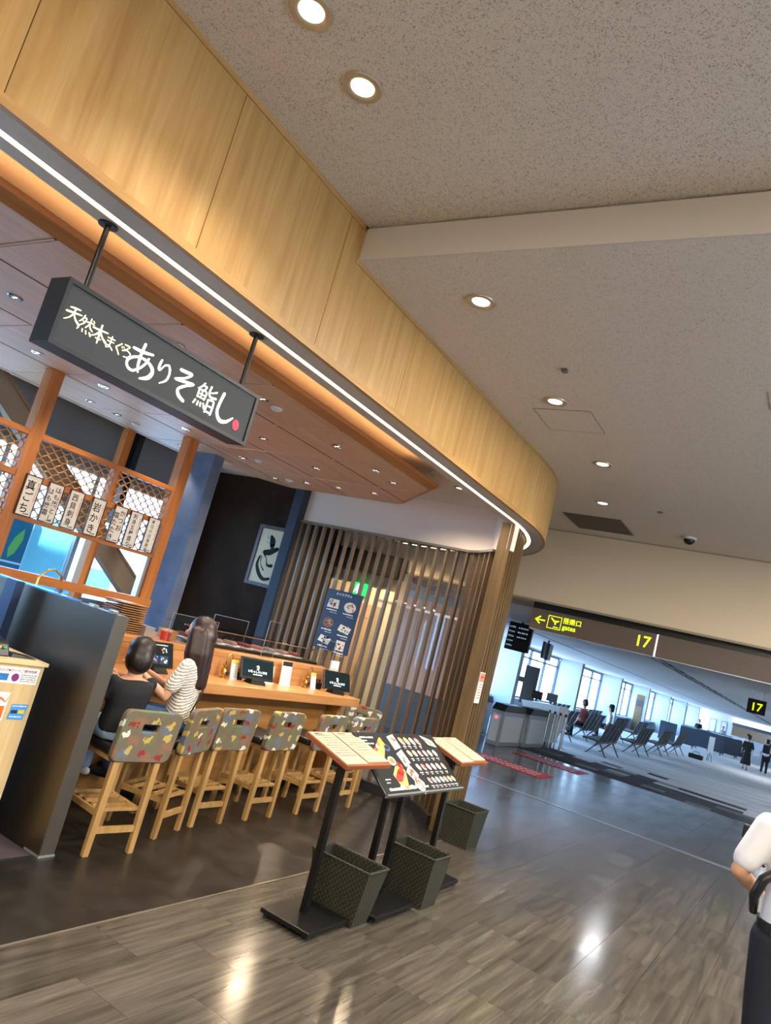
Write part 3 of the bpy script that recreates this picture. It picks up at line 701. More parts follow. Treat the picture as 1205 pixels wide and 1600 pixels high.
G_ten = [[(.22,.80,.07),(.5,.86,.10),(.8,.9,.06)],[(.05,.52,.09),(.5,.60,.11),(.95,.68,.06)],[(.52,.86,.1),(.48,.55,.10),(.3,.25,.07),(.05,.05,.03)],[(.5,.55,.07),(.68,.3,.11),(.95,.12,.13)]]
G_nen = [[(.28,.95,.07),(.2,.7,.08),(.05,.5,.03)],[(.25,.8,.06),(.42,.82,.08),(.35,.55,.07),(.1,.3,.04)],[(.2,.66,.05),(.3,.6,.05)],[(.5,.68,.06),(.75,.74,.07),(.95,.72,.05)],[(.7,.95,.07),(.68,.65,.08),(.5,.35,.05)],[(.7,.6,.06),(.8,.42,.08),(.95,.34,.06)],[(.85,.9,.06),(.92,.83,.05)],[(.12,.22,.07),(.06,.08,.05)],[(.36,.2,.07),(.38,.06,.06)],[(.58,.2,.07),(.64,.05,.07)],[(.8,.2,.07),(.92,.05,.09)]]
G_hon = [[(.05,.68,.08),(.5,.72,.10),(.95,.78,.06)],[(.5,1.0,.09),(.5,.5,.12),(.5,.02,.07)],[(.5,.7,.08),(.3,.4,.08),(.03,.22,.03)],[(.52,.68,.07),(.7,.42,.10),(.98,.25,.12)],[(.36,.24,.06),(.64,.26,.06)]]
G_ma = [[(.2,.8,.07),(.5,.82,.09),(.8,.84,.06)],[(.22,.58,.06),(.5,.6,.08),(.78,.62,.05)],[(.52,1.0,.08),(.5,.5,.09),(.46,.2,.08),(.25,.1,.07),(.22,.25,.06),(.5,.28,.08),(.82,.08,.08)]]
G_gu = [[(.66,.95,.09),(.35,.62,.10),(.25,.5,.11),(.45,.3,.11),(.66,.05,.09)],[(.72,.75,.06),(.8,.66,.05)],[(.88,.8,.06),(.96,.72,.05)]]
G_ro = [[(.2,.92,.07),(.65,.92,.09),(.4,.62,.07),(.12,.42,.06),(.5,.58,.08),(.85,.45,.10),(.75,.16,.10),(.35,.05,.06)]]
for gph, yc, zc, s in ((G_ten, 1.775, 2.765, .085), (G_nen, 1.848, 2.752, .085), (G_hon, 1.925, 2.745, .09), (G_ma, 1.992, 2.735, .066), (G_gu, 2.043, 2.733, .062), (G_ro, 2.09, 2.738, .066)):
    glyph(gph, U(yc), V(zc), s*K, M_glowy)
G_a = [[(.12,.74,.08),(.45,.76,.11),(.82,.84,.07)],[(.46,1.0,.10),(.42,.62,.10),(.44,.3,.09),(.5,.14,.04)],[(.72,.66,.08),(.6,.38,.08),(.32,.12,.08),(.10,.16,.09),(.06,.34,.09),(.3,.54,.08),(.66,.58,.09),(.96,.42,.13),(.9,.16,.15),(.62,.0,.05)]]
G_ri = [[(.22,.92,.09),(.17,.66,.13),(.24,.5,.10),(.42,.78,.05)],[(.42,.78,.06),(.62,.86,.10),(.76,.6,.11),(.70,.24,.10),(.42,.0,.04)]]
G_so = [[(.25,.94,.12),(.5,.96,.13),(.76,.98,.09),(.5,.74,.09),(.12,.56,.08),(.5,.62,.11),(.95,.70,.08),(.6,.5,.10),(.36,.28,.12),(.46,.1,.15),(.72,.0,.12)]]
G_shi = [[(.28,.98,.13),(.2,.6,.14),(.2,.25,.14),(.42,.04,.16),(.72,.10,.13),(.98,.34,.06)]]
G_sushi = [[(.28,.98,.06),(.18,.82,.07),(.04,.70,.03)],[(.26,.88,.05),(.42,.88,.07),(.34,.74,.05)],[(.1,.68,.07),(.1,.40,.07)],[(.1,.68,.06),(.46,.70,.07),(.44,.40,.07)],[(.1,.54,.05),(.44,.55,.05)],[(.27,.68,.05),(.27,.42,.05)],[(.1,.41,.05),(.44,.42,.05)],[(.06,.26,.08),(.0,.12,.06)],[(.2,.24,.07),(.2,.12,.07)],[(.33,.24,.07),(.36,.12,.07)],[(.46,.26,.08),(.56,.12,.09)],
           [(.62,.98,.08),(.6,.72,.09),(.72,.62,.10),(.98,.66,.08)],[(.94,.90,.06),(.76,.80,.06),(.62,.76,.04)],[(.64,.48,.08),(.63,.02,.09)],[(.64,.48,.07),(.92,.50,.09),(.92,.02,.10)],[(.64,.27,.06),(.92,.28,.06)],[(.63,.05,.06),(.92,.05,.07)]]
for gph, yc, zc, s in ((G_a, 2.185, 2.735, .17), (G_ri, 2.335, 2.742, .125), (G_so, 2.47, 2.735, .155), (G_sushi, 2.645, 2.735, .15), (G_shi, 2.80, 2.735, .16)):
    glyph(gph, U(yc), V(zc), s*K, M_glow)
pr.ell(U(2.915), V(2.683), .026, .03, M_glowred, .4); 
pr.build('lettering', sg)

# ------------------------------------------------------------------ steel partition and cash desk
dm = thing('entrance_mat', 'dark purple-grey entrance mat at the foot of the steel partition', 'mat', (-3.85, 2.55, 0)); MB().box((-.6, -.8, 0), (.16, .45, .006)).build('pile', mat('mat_pile', '3a3236', .95), dm); MB().box((.16, -.8, 0), (.175, .45, .007)).build('edging', M_blkrub, dm)
sp = thing('steel_partition', 'tall brushed stainless steel partition at the end of the counter', 'partition', (-4.4, 3.07, 0))
MB().box((-1.7, -.05, 0), (.735, .05, 1.44)).build('panel', M_steel, sp, bevel=.002)
MB().box((.735, -.05, 0), (.745, .05, 1.44)).build('end_cap', mat('steel_end', '6e685f', .42, .85), sp)
MB().box((.60, -.055, 0), (.75, .055, .012)).build('floor_shoe', M_alu, sp)
MB().box((-1.7, -.05, 1.44), (.25, .05, 1.449)).build('acrylic_cap', mat('acrylic_cap', '2f86dd', .15), sp)
for x in (.42, .62): MB().box((x, -.02, 1.44), (x+.05, .02, 1.455)).build('clip', M_chrome, sp)
pt = thing('table_leg_post', 'dark blue steel post in front of the steel partition', 'post', (-4.62, 2.93, 0))
MB().box((-.06, -.03, 0), (.06, .03, 1.46)).build('shaft', mat('navy_steel', '2b3c5c', .4, .4), pt); MB().box((-.09, -.04, 0), (.09, .045, .012)).build('base', M_blk, pt)
cdk = thing('cash_desk', 'pale maple cash desk with stickers on its front', 'desk', (-3.95, 2.0, 0))
M_desk = wood('pale_maple', 'd2b685', 'dcc294', 'c5a773', 'z', .7, .45, True)
MB().box((-.5, -.8, .0), (-.002, .87, 1.03)).build('body', M_desk, cdk)
MB().box((-.52, -.82, 1.03), (.012, .885, 1.052)).build('top', wood('pale_maple_top', 'd8bd8d', 'e0c79a', 'cbae7b', 'y', .7, .4, True), cdk, bevel=.002)
rr = random.Random(11)
pr = Print((-3.95, 2.0, 0), (0, 1, 0), (0, 0, 1)); M_purp = mat('purple_print', '7a2a78', .5); M_bluep = mat('blue_print', '2a6fb8', .5); M_orp = mat('orange_print', 'd96a20', .5); M_skyp = mat('sky_print', '3d95d6', .5); M_greyp = mat('grey_print', '5a5560', .6); M_navyp = mat('navy_print', '1f2f55', .5); M_yelp = mat('yellow_print', 'd8b83a', .5)
pr.rect(.44, .918, .845, 1.012, M_wht).layer(1).text('KIX-ITMカードご優待特典', .585, .985, .021, M_purp, 'LEFT', .005).rect(.52, .932, .655, .972, M_bluep).ell(.70, .953, .024, .024, M_purp)
for k in range(4): pr.bars(.735, .968-.012*k, .835, .006, M_greyp, 9, rr)
pr.layer(2).stroke([(.53, .95, .004), (.57, .96, .006), (.62, .945, .004)], M_skyp)
pr.layer(0).rect(.44, .70, .705, .865, M_wht).layer(1).rect(.44, .71, .695, .785, M_orp).stroke([(.60, .80, .006), (.65, .83, .014), (.69, .81, .006), (.70, .84, .004)], M_orp)
pr.layer(0).poly([(.735, .71), (.835, .71), (.845, .80), (.74, .80)], M_skyp).layer(1).rect(.745, .745, .785, .765, M_navyp).rect(.79, .745, .832, .768, M_yelp)
pr.bars(.745, .785, .835, .008, M_wht, 8, rr).bars(.745, .722, .825, .01, M_wht, 6, rr)
pr.build('stickers', cdk)
tm_ = thing('card_terminal', 'black card payment terminal with coloured keys on the cash desk', 'terminal', (-4.08, 2.56, 1.052))
MB().hexa([(-.09, -.05, 0), (.06, -.05, 0), (.06, .11, 0), (-.09, .11, 0), (-.08, -.04, .10), (.03, -.04, .075), (.03, .10, .075), (-.08, .10, .10)]).build('body', M_blk, tm_, bevel=.008)
for k, c in enumerate(('a83a30', 'c9b25a', '4b9a6a')): MB().cbox((.048, .0+.035*k, .052), (.012, .024, .012)).build('key', mat('key_'+c, c, .5), tm_)
MB().hexa([(-.05, .12, 0), (.06, .12, 0), (.06, .29, 0), (-.05, .29, 0), (-.04, .13, .022), (.05, .13, .022), (.05, .28, .008), (-.04, .28, .008)]).build('cable_tray', M_blk, tm_)

# ------------------------------------------------------------------ things on the counter
M_scr = mat('screen_dark', '0d1618', .15, emit='1a3036', estr=.35); M_scrt = mat('screen_text', 'e8f2f4', .4, emit='dff0f4', estr=1.1); M_scrb = mat('screen_blue', '5f8fb8', .4, emit='5f8fb8', estr=.9); M_scro = mat('screen_food', 'b0704a', .4, emit='b0704a', estr=.7); M_scry = mat('screen_yellow', 'c8c070', .4, emit='c8c070', estr=.8)
def tablet(x, y, rz, label, busy=False, wd=.30, hh=.20):
    t = thing('order_tablet', label, 'tablet', (x, y, 1.0), rz, 'order tablets on the counter')
    tilt = math.radians(20); ux = Vector((0, 1, 0)); uy = Vector((-math.sin(tilt), 0, math.cos(tilt))); nn = ux.cross(uy); o = Vector((.02, 0, .04))
    def slab(u0, v0, u1, v1, a, b): return [o+ux*u+uy*v+nn*k for k in (a, b) for u, v in ((u0, v0), (u1, v0), (u1, v1), (u0, v1))]
    MB().hexa(slab(-wd/2, 0, wd/2, hh, -.018, .0)).build('casing', M_blk, t, bevel=.007)
    MB().hexa(slab(-wd/2+.022, .022, wd/2-.022, hh-.022, -.004, .0012)).build('screen', M_scr, t)
    MB().hexa([(-.07, -.09, 0), (.06, -.09, 0), (.06, .09, 0), (-.07, .09, 0), (-.05, -.075, .03), (.035, -.075, .045), (.035, .075, .045), (-.05, .075, .03)]).build('dock', M_blk, t, bevel=.004)
    p = Print(o+nn*.0015, ux, uy)
    if not busy:
        p.text('いらっしゃいませ', 0, .062, .029, M_scrt, 'CENTER', .01).bars(-.055, .042, .055, .010, M_scrt, 12, rr)
        p.stroke([(-.012, .12, .010), (.002, .128, .008), (.012, .115, .010), (.004, .10, .012), (-.008, .098, .008)], M_scrt).stroke([(.0, .105, .012), (.008, .09, .012)], M_scrt)
    else:
        for a in (0, 1):
            for b in (0, 1):
                p.rect(-.11+.115*a+.0, .03+.072*b, -.005+.115*a, .096+.072*b, [M_navyp, M_blk, M_navyp, M_blk][a*2+b])
                p.layer(1)
                for q in range(6): p.ell(-.09+.115*a+rr.uniform(0, .07), .045+.072*b+rr.uniform(0, .04), rr.uniform(.005, .013), rr.uniform(.004, .010), rr.choice([M_scrb, M_scrt, M_scro, M_scry, M_scrb]), rr.uniform(0, 3))
                p.layer(0)
        p.bars(-.11, .175-.0, .11, .006, M_scrt, 14, rr)
    p.build('screen_image', t, world=False); return t
tablet(-4.40, 4.16, math.radians(8), 'order tablet with picture menu between the boy and the woman', True, .36, .205)
tablet(-4.40, 5.38, math.radians(-10), 'order tablet with welcome text in the middle of the counter', False, .40)
tablet(-4.38, 6.70, math.radians(-12), 'order tablet with welcome text at the far end of the counter', False, .40)
def cruet(y, label):
    t = thing('brass_lamp_stand', label, 'condiment stand', (-4.52, y, 1.0), 0, 'brass condiment stands')
    MB().lathe([(.035, 0), (.035, .008), (.012, .012), (.012, .03), (.026, .04), (.03, .06), (.02, .085), (.012, .095), (.024, .105), (.024, .12), (.008, .13)], (0, 0, 0), 14).build('body', M_gold, t, smooth='auto')
    MB().tube([(0, -.0, .125), (0, -.005, .17), (0, .01, .205), (0, .04, .215), (0, .065, .20), (0, .07, .17)], .006, 8).build('handle', M_gold, t, smooth=True)
    MB().ball((.03, .02, .05), (.008, .022, .022)).build('tag_disc', M_blk, t, smooth=True)
cruet(5.06, 'brass condiment stand left of the middle tablet'); cruet(6.32, 'brass condiment stand left of the far tablet')
def card(x, y, wd, hh, label, bodymat, top=None, name='menu_card'):
    t = thing(name, label, 'menu card', (x, y, 1.0), 0, 'small menu cards on the counter')
    MB().box((-.012, -wd/2, 0), (.012, wd/2, .008)).build('base', M_wht, t); MB().hexa([(-.006, -wd/2, .008), (.006, -wd/2, .008), (.006, wd/2, .008), (-.006, wd/2, .008), (-.036, -wd/2, hh), (-.028, -wd/2, hh), (-.028, wd/2, hh), (-.036, wd/2, hh)]).build('sheet', bodymat, t)
    ty = Vector((-.034, 0, hh-.008)).normalized(); p = Print((.0065, 0, .008), (0, 1, 0), ty)
    if top: p.rect(-wd/2+.002, hh*.78, wd/2-.002, hh*.97, top)
    for k in range(int(hh/.016)-2): p.bars(-wd/2+.008, .014+.016*k, wd/2-.008, .005, M_greyp, 6, rr) if .014+.016*k < hh*.74 else None
    p.build('printing', t, world=False)
card(-4.50, 5.18, .09, .17, 'white card with yellow band beside the near brass stand', M_wht, M_yelp); card(-4.50, 6.44, .085, .16, 'white card with yellow band beside the far brass stand', M_wht, M_yelp)
card(-4.52, 5.72, .13, .16, 'cream card showing a bowl, right of the middle tablet', M_paper, None); card(-4.50, 5.95, .16, .235, 'tall white drinks card with a dark round picture on top', M_wht, M_ink); card(-4.56, 6.86, .17, .32, 'tall white card with a dark round picture above the far tablet', M_wht, None)
card(-4.50, 3.66, .10, .20, 'white card with yellow band left of the boy', M_wht, M_yelp)
for y, lb in ((5.27, 'small black box of picks behind the middle tablet'), (6.56, 'small dark caddy between far stand and far tablet')):
    t = thing('sauce_caddy', lb, 'caddy', (-4.54, y, 1.0)); MB().box((-.03, -.05, 0), (.03, .05, .07)).build('box', M_blk, t, bevel=.004)
    for q in range(3): MB().cyl((0, -.03+.03*q, .0705), (0, -.03+.03*q, .105), .011, n=10).build('bottle_cap', M_blkm if q != 1 else M_redink, t)
# plates, jar, shields on the ledge
for k in range(13):
    t = thing('plate_tray', 'thin wooden tray, %s in the pile on the ledge' % ['bottom one', 'second from the bottom', 'third from the bottom', 'fourth from the bottom', 'fifth from the bottom', 'sixth from the bottom', 'middle one', 'sixth from the top', 'fifth from the top', 'fourth from the top', 'third from the top', 'second from the top', 'topmost one'][k], 'tray', (CX-.72+rr.uniform(-.006, .006), 4.13+rr.uniform(-.006, .006), 1.2205+.0185*k), 0, 'wooden trays piled on the ledge')
    MB().box((-.12, -.13, .006), (.12, .13, .013)).build('board', M_counterface, t); MB().box((-.11, -.12, 0), (-.09, .12, .006)).build('foot', M_blk, t); MB().box((.09, -.12, 0), (.11, .12, .006)).build('foot', M_blk, t)
t = thing('red_jar', 'red lidded plastic tub on the ledge above the tablet', 'tub', (CX-.52, 4.45, 1.22)); MB().lathe([(.04, 0), (.048, .06), (.05, .075)], n=16).build('tub', mat('red_tub', 'd0402a', .4), t, smooth='auto'); MB().lathe([(.052, .0755), (.052, .088), (.03, .09)], n=16).build('lid', mat('clear_lid', 'd8a080', .3), t)
for (x, y, lb) in ((CX-.62, 4.30, 'grey lidded box on the ledge beside the wooden trays'), (CX-.66, 4.60, 'pale wooden box on the ledge beside the red tub')):
    t = thing('ledge_box', lb, 'box', (x, y, 1.22)); MB().box((-.07, -.05, 0), (.07, .05, .07)).build('body', mat('grey_tin', '8a857c', .5) if y < 4.4 else M_oak, t, bevel=.004); MB().box((-.072, -.052, .0702), (.072, .052, .082)).build('lid', M_alu if y < 4.4 else M_oak, t)
def shield(x, y0, y1, h, z, label, rz=0):
    t = thing('acrylic_shield', label, 'acrylic shield', (x, (y0+y1)/2, z), rz, 'acrylic shields on the ledge'); w_ = (y1-y0)/2
    MB().box((-.003, -w_, 0), (.003, w_, h)).build('sheet', M_acryl, t); e = MB()
    for a, b in (((-.003, -w_-.002, 0), (.003, -w_, h)), ((-.003, w_, 0), (.003, w_+.002, h)), ((-.003, -w_, h), (.003, w_, h+.003))): e.box(a, b)
    e.build('bright_edge', mat('acrylic_edge', '99a1a6', .25), t); MB().box((-.05, -w_+.02, 0), (-.004, -w_+.06, .012)).box((-.05, w_-.06, 0), (-.004, w_-.02, .012)).build('foot', M_acryl, t)
shield(CX-.47, 4.42, 4.98, .24, 1.22, 'wide acrylic shield behind the long-haired woman'); shield(CX-1.0, 5.46, 5.98, .28, 1.22, 'acrylic shield standing at the back of the ledge'); shield(CX-.47, 5.68, 5.86, .36, 1.22, 'narrow tall acrylic stand holding a small card'); shield(CX-.47, 6.66, 6.88, .3, 1.22, 'acrylic shield at the far end of the ledge', math.radians(80))
tp = thing('kitchen_tap', 'thin curved tap rising behind the steel partition', 'tap', (-5.32, 3.55, .9))
MB().tube([(0, 0, 0), (0, 0, .58), (0, .05, .64), (0, .12, .66), (0, .19, .62), (0, .20, .58)], .009, 8).build('spout', M_gold, tp, smooth=True); MB().cyl((0, 0, 0), (0, 0, .03), .03, n=16).build('base', M_chrome, tp)
kb = thing('kitchen_counter', 'stainless back counter under the kitchen screen', 'counter', (-5.55, 4.4, 0)); M_kst = mat('bright_steel', 'c9c6c0', .4, .6); MB().box((-.35, -1.2, .86), (.28, 1.0, .9)).build('worktop', M_kst, kb); MB().box((-.33, -1.18, .012), (.25, .98, .86)).build('cabinet', M_kst, kb)
cb = thing('added_cutting_board', 'white cutting board added on the stainless back counter to bounce light', 'cutting board', (-5.52, 4.6, .9)); MB().box((-.18, -.55, 0), (.18, .55, .025)).build('board', M_wht, cb, bevel=.004); MB().box((-.185, -.4, .0251), (.185, -.37, .027)).build('mark', M_greyp, cb)  # white board added to bounce spotlight up onto the raft

# ------------------------------------------------------------------ framed calligraphy
pf = thing('framed_calligraphy', 'black brush calligraphy in a dark wooden frame on the dark wall', 'picture', (-6.72, YP, kz(2.0)))
fx0, fx1, fz0, fz1 = -6.99, -6.45, 1.93, 2.79
f_ = MB()
for a, b in (((fx0, YP-.03, fz0), (fx1, YP, fz0+.05)), ((fx0, YP-.03, fz1-.05), (fx1, YP, fz1)), ((fx0, YP-.03, fz0+.05), (fx0+.05, YP, fz1-.05)), ((fx1-.05, YP-.03, fz0+.05), (fx1, YP, fz1-.05))): f_.box(a, b)
f_.build('frame', wood('walnut', '4a332a', '563c32', '3c2820', 'z', 1, .45, True), pf, world=True)
MB().box((fx0+.05, YP-.012, fz0+.05), (fx1-.05, YP-.002, fz1-.05)).build('paper', mat('washi', 'dcc6a4', .8), pf, world=True)
pr = Print((fx0+.05, YP-.012, fz0+.05), (1, 0, 0), (0, 0, 1))
for s_ in ([(.20,.66,.05),(.24,.60,.10),(.26,.53,.08)], [(.13,.66,.008),(.16,.62,.008)], [(.14,.58,.006),(.18,.56,.006)], [(.15,.43,.06),(.24,.44,.09),(.36,.50,.06)], [(.16,.40,.03),(.22,.34,.012),(.26,.26,.03),(.34,.26,.05)], [(.09,.36,.03),(.08,.24,.05),(.16,.12,.06),(.26,.06,.05),(.36,.08,.04)], [(.12,.36,.02),(.14,.26,.01),(.22,.18,.02)]): pr.stroke(s_, M_ink)
pr.build('brushwork', pf)

# ------------------------------------------------------------------ slat screen, slat column
scn = thing('slat_screen', 'long screen of thin brown vertical slats under the white wall', 'slat screen', (-4.8, 7.6, 0))
M_slat = wood('slat_wood', '6d5a44', '7c6850', '5c4a36', 'z', 1.5, .4, True, .1, coat=.2); M_rail = mat('slat_rail', '6f675b', .5)
curve = [(-6.33+.1325*i, 7.6) for i in range(21)] + [(-3.56, 7.55), (-3.45, 7.48), (-3.35, 7.39), (-3.25, 7.29)]
for i, (x, y) in enumerate(curve[1:]):
    a = math.radians(0 if x < -3.6 else -40); c, s = math.cos(a), math.sin(a)
    q = [(x+c*u-s*v, y+s*u+c*v) for u, v in ((-.014, -.028), (.014, -.028), (.014, .028), (-.014, .028))]
    MB().prism(q, .10, 2.90).build('slat', M_slat, scn, world=True)
def strip(pts, wdt, z0, z1):
    mb = MB()
    for (x0, y0), (x1, y1) in zip(pts[:-1], pts[1:]):
        d = Vector((x1-x0, y1-y0)).normalized(); nx, ny = -d.y*wdt/2, d.x*wdt/2
        mb.hexa([(x0+nx, y0+ny, z0), (x1+nx, y1+ny, z0), (x1-nx, y1-ny, z0), (x0-nx, y0-ny, z0), (x0+nx, y0+ny, z1), (x1+nx, y1+ny, z1), (x1-nx, y1-ny, z1), (x0-nx, y0-ny, z1)])
    return mb
rp = [(-6.19, 7.6), (-3.63, 7.6)] + curve[21:] + [(-3.16, 7.2)]
strip(rp, .10, 2.90, 2.928).build('top_rail', M_rail, scn, world=True); strip(rp, .12, .0, .10).build('bottom_rail', mat('slat_base', '2c2a28', .4), scn, world=True)
clm = thing('slat_column', 'curved brown column of tall deep slats under the glowing soffit', 'column', (-3.1, 7.2, 0))
M_slat2 = wood('column_wood', '66502f', '765d3a', '564226', 'z', 1.0, .5, True, .1)
sc0 = 7.09-AY
for i in range(14):
    s = sc0 + .118*i
    (x0, y0), (x1, y1) = path(s, .225), path(s, .345)
    if i == 0: (x0, y0), (x1, y1) = path(s, .215), path(s, .35)
    d = Vector((x1-x0, y1-y0)).normalized(); nx, ny = -d.y*.017, d.x*.017
    if i == 0: nx, ny = -d.y*.022, d.x*.022
    MB().prism([(x0+nx, y0+ny), (x1+nx, y1+ny), (x1-nx, y1-ny), (x0-nx, y0-ny)], 0, SZ).build('slat', M_slat2, clm, world=True)
sweep(sc0+.03, sc0+.118*13, rectp(.345, 0, .36, SZ)).build('backing', M_slat2, clm, world=True)
nt_ = thing('column_notice', 'white paper notice with orange heading taped to the slat column', 'notice', (-3.0, 7.2, 1.3))
na, nb = path(sc0+.02, .212), path(sc0+.20, .212); ux = Vector((nb[0]-na[0], nb[1]-na[1], 0)); 
MB().hexa([(na[0], na[1], 1.31), (nb[0], nb[1], 1.31), (nb[0]-.002, nb[1], 1.31), (na[0]-.002, na[1], 1.31), (na[0], na[1], 1.63), (nb[0], nb[1], 1.63), (nb[0]-.002, nb[1], 1.63), (na[0]-.002, na[1], 1.63)]).build('sheet', mat('notice_paper', 'e6e2da', .7), nt_, world=True)
pr = Print((na[0], na[1], 1.31), ux, (0, 0, 1)); pr.rect(.012, .22, .168, .31, mat('salmon_print', 'd98a6a', .6))
for k in range(6): pr.layer(1).bars(.03, .19-.028*k, .15, .009, M_greyp, 7, rr)
pr.bars(.03, .26, .15, .02, M_redink, 5, rr); pr.build('printing', nt_)
# take-out poster on the slats
po = thing('takeaway_poster', 'navy poster with six food pictures hung on the slat screen', 'poster', (-5.17, 7.54, 1.375)); pu0, pz0, pw, ph = -5.44, 1.375, .54, .75
MB().box((pu0, 7.538, pz0), (pu0+pw, 7.545, pz0+ph)).build('sheet', mat('navy_poster', '252d45', .4), po, world=True)
pr = Print((pu0, 7.538, pz0), (1, 0, 0), (0, 0, 1)); M_pink = mat('print_pink', 'c98a8e', .5); M_rice = mat('print_rice', 'd9d2c4', .5); M_redf = mat('print_red', 'b3342e', .5); M_grn = mat('print_green', '6f8a4a', .5); M_orf = mat('print_orange', 'd2763a', .5); M_brn = mat('print_brown', '7a4a30', .5); M_yel = mat('print_yellow', 'd9b23c', .5); M_wood_p = mat('print_wood', 'c89a5c', .5)
pr.text('テイクアウト', pw/2, ph-.062, .042, M_wht, 'CENTER', .012)
def dish(u, v, kind):
    pr.layer(0)
    if kind == 'box': pr.poly([(u-.09, v-.06), (u+.09, v-.06), (u+.08, v+.05), (u-.07, v+.05)], M_rice)
    elif kind == 'bowl': pr.ell(u, v, .09, .065, M_rice)
    elif kind == 'sq': pr.rect(u-.065, v-.06, u+.065, v+.06, M_rice)
    elif kind == 'roll': pr.poly([(u-.1, v-.03), (u+.07, v-.06), (u+.1, v+.02), (u-.07, v+.05)], M_rice)
    else: pr.ell(u, v, .085, .065, M_brn)
    pr.layer(1)
    for q in range(13): pr.ell(u+rr.uniform(-.06, .06), v+rr.uniform(-.035, .035), rr.uniform(.008, .02), rr.uniform(.007, .014), rr.choice([M_redf, M_pink, M_grn, M_orf, M_yel, M_rice, M_ink] if kind != 'roll' else [M_ink, M_rice]), rr.uniform(0, 3))
for u, v, k in ((.14, .58, 'box'), (.40, .57, 'bowl'), (.14, .33, 'dish'), (.40, .30, 'roll'), (.15, .12, 'roll'), (.40, .09, 'sq')):
    dish(u, v, k); pr.bars(u-.08, v-.095, u+.08, .018, M_wht, 7, rr); pr.bars(u-.02, v-.12, u+.09, .007, M_wht, 8, rr)
pr.build('printing', po)
# ------------------------------------------------------------------ menu lecterns and baskets on the aisle
M_trayw = wood('tray_wood', '84492a', '935433', '6f3b20', 'y', 1.2, .4, True)
M_menu = mat('menu_sheet', 'b0a289', .7)
def lectern(y, zl, zh, label, w_=.52):
    t = thing('menu_lectern', label, 'menu stand', (-2.38, y, 0), 0, 'slim black menu lecterns')
    MB().box((-.19, -.21, .022), (.17, .21, .05)).build('base_plate', M_blkm, t, bevel=.006)
    for a in (-1, 1):
        for b in (-1, 1): MB().cyl((-.01+.15*a, .18*b, 0), (-.01+.15*a, .18*b, .022), .016, n=10).build('foot', M_blkrub, t)
    MB().box((-.045, -.02, .05), (-.005, .02, .93)).build('post', M_blkm, t)
    # tilted tray, low edge to the aisle
    lo, hi = Vector((.17, 0, zl)), Vector((-.17, 0, zh)); uy = (hi-lo).normalized(); ux = Vector((0, 1, 0)); nn = ux.cross(uy); L = (hi-lo).length
    def slab(u0, v0, u1, v1, a, b): return [lo+ux*u+uy*v+nn*k for k in (a, b) for u, v in ((u0, v0), (u1, v0), (u1, v1), (u0, v1))]
    MB().hexa(slab(-w_/2, 0, w_/2, L, -.028, 0)).build('tray', M_trayw, t, bevel=.003)
    MB().bar((-.025, 0, .90), (-.02, 0, .97), .10, .10).build('bracket', M_blkm, t)
    for k, (u0, u1) in enumerate(((-w_/2+.01, -.015), (-.0, w_/2-.01))):
        MB().hexa(slab(u0, .015+.012*k, u1, L-.01, .0, .004+.003*k)).build('menu_sheet', M_menu, t)
        p = Print(lo+nn*(.0045+.003*k), ux, uy)
        for q in range(9): p.bars(u0+.02, L-.05-.026*q, u1-.02, .006, M_greyp, 10, rr) if L-.05-.026*q > .04 else None
        p.bars(u0+.03, L-.035, u0+.12, .012, M_ink, 5, rr)
        p.build('printing', t, world=False)
    return t
lectern(3.97, .975, 1.075, 'black menu lectern with two open menus, nearest the camera')
lectern(5.60, .965, 1.065, 'black menu lectern at the far end, beyond the sushi picture board')
# picture board on two posts
t = thing('menu_board_stand', 'black stand with tilted sushi picture board between the two lecterns', 'menu stand', (-2.36, 4.70, 0))
MB().box((-.20, -.31, .022), (.22, .22, .05)).build('base_plate', M_blkm, t, bevel=.006)
for a in (-.15, .17):
    for b in (-.28, .19): MB().cyl((a, b, 0), (a, b, .022), .016, n=10).build('foot', M_blkrub, t)
for dy in (-.115, .105): MB().box((-.03, dy-.018, .05), (.01, dy+.018, .90)).build('post', M_blkm, t)
lo, hi = Vector((.19, .06, .80)), Vector((-.16, .06, 1.09)); uy = (hi-lo).normalized(); ux = Vector((0, 1, 0)); nn = ux.cross(uy); BL = (hi-lo).length; BW = 1.16
def slab(u0, v0, u1, v1, a, b): return [lo+ux*u+uy*v+nn*k for k in (a, b) for u, v in ((u0, v0), (u1, v0), (u1, v1), (u0, v1))]
MB().hexa(slab(-BW/2, 0, BW/2, BL, -.014, 0)).build('board', mat('board_black', '26282a', .35), t, bevel=.002)
MB().hexa(slab(-BW/2, -.012, BW/2, .0, -.014, .012)).build('ledge', mat('board_edge', '6a6c6c', .4), t)
p = Print(lo - ux*BW/2, ux, uy)
fish_c = [M_pink, M_orf, M_rice, M_redf, M_yel, M_rice, M_pink]
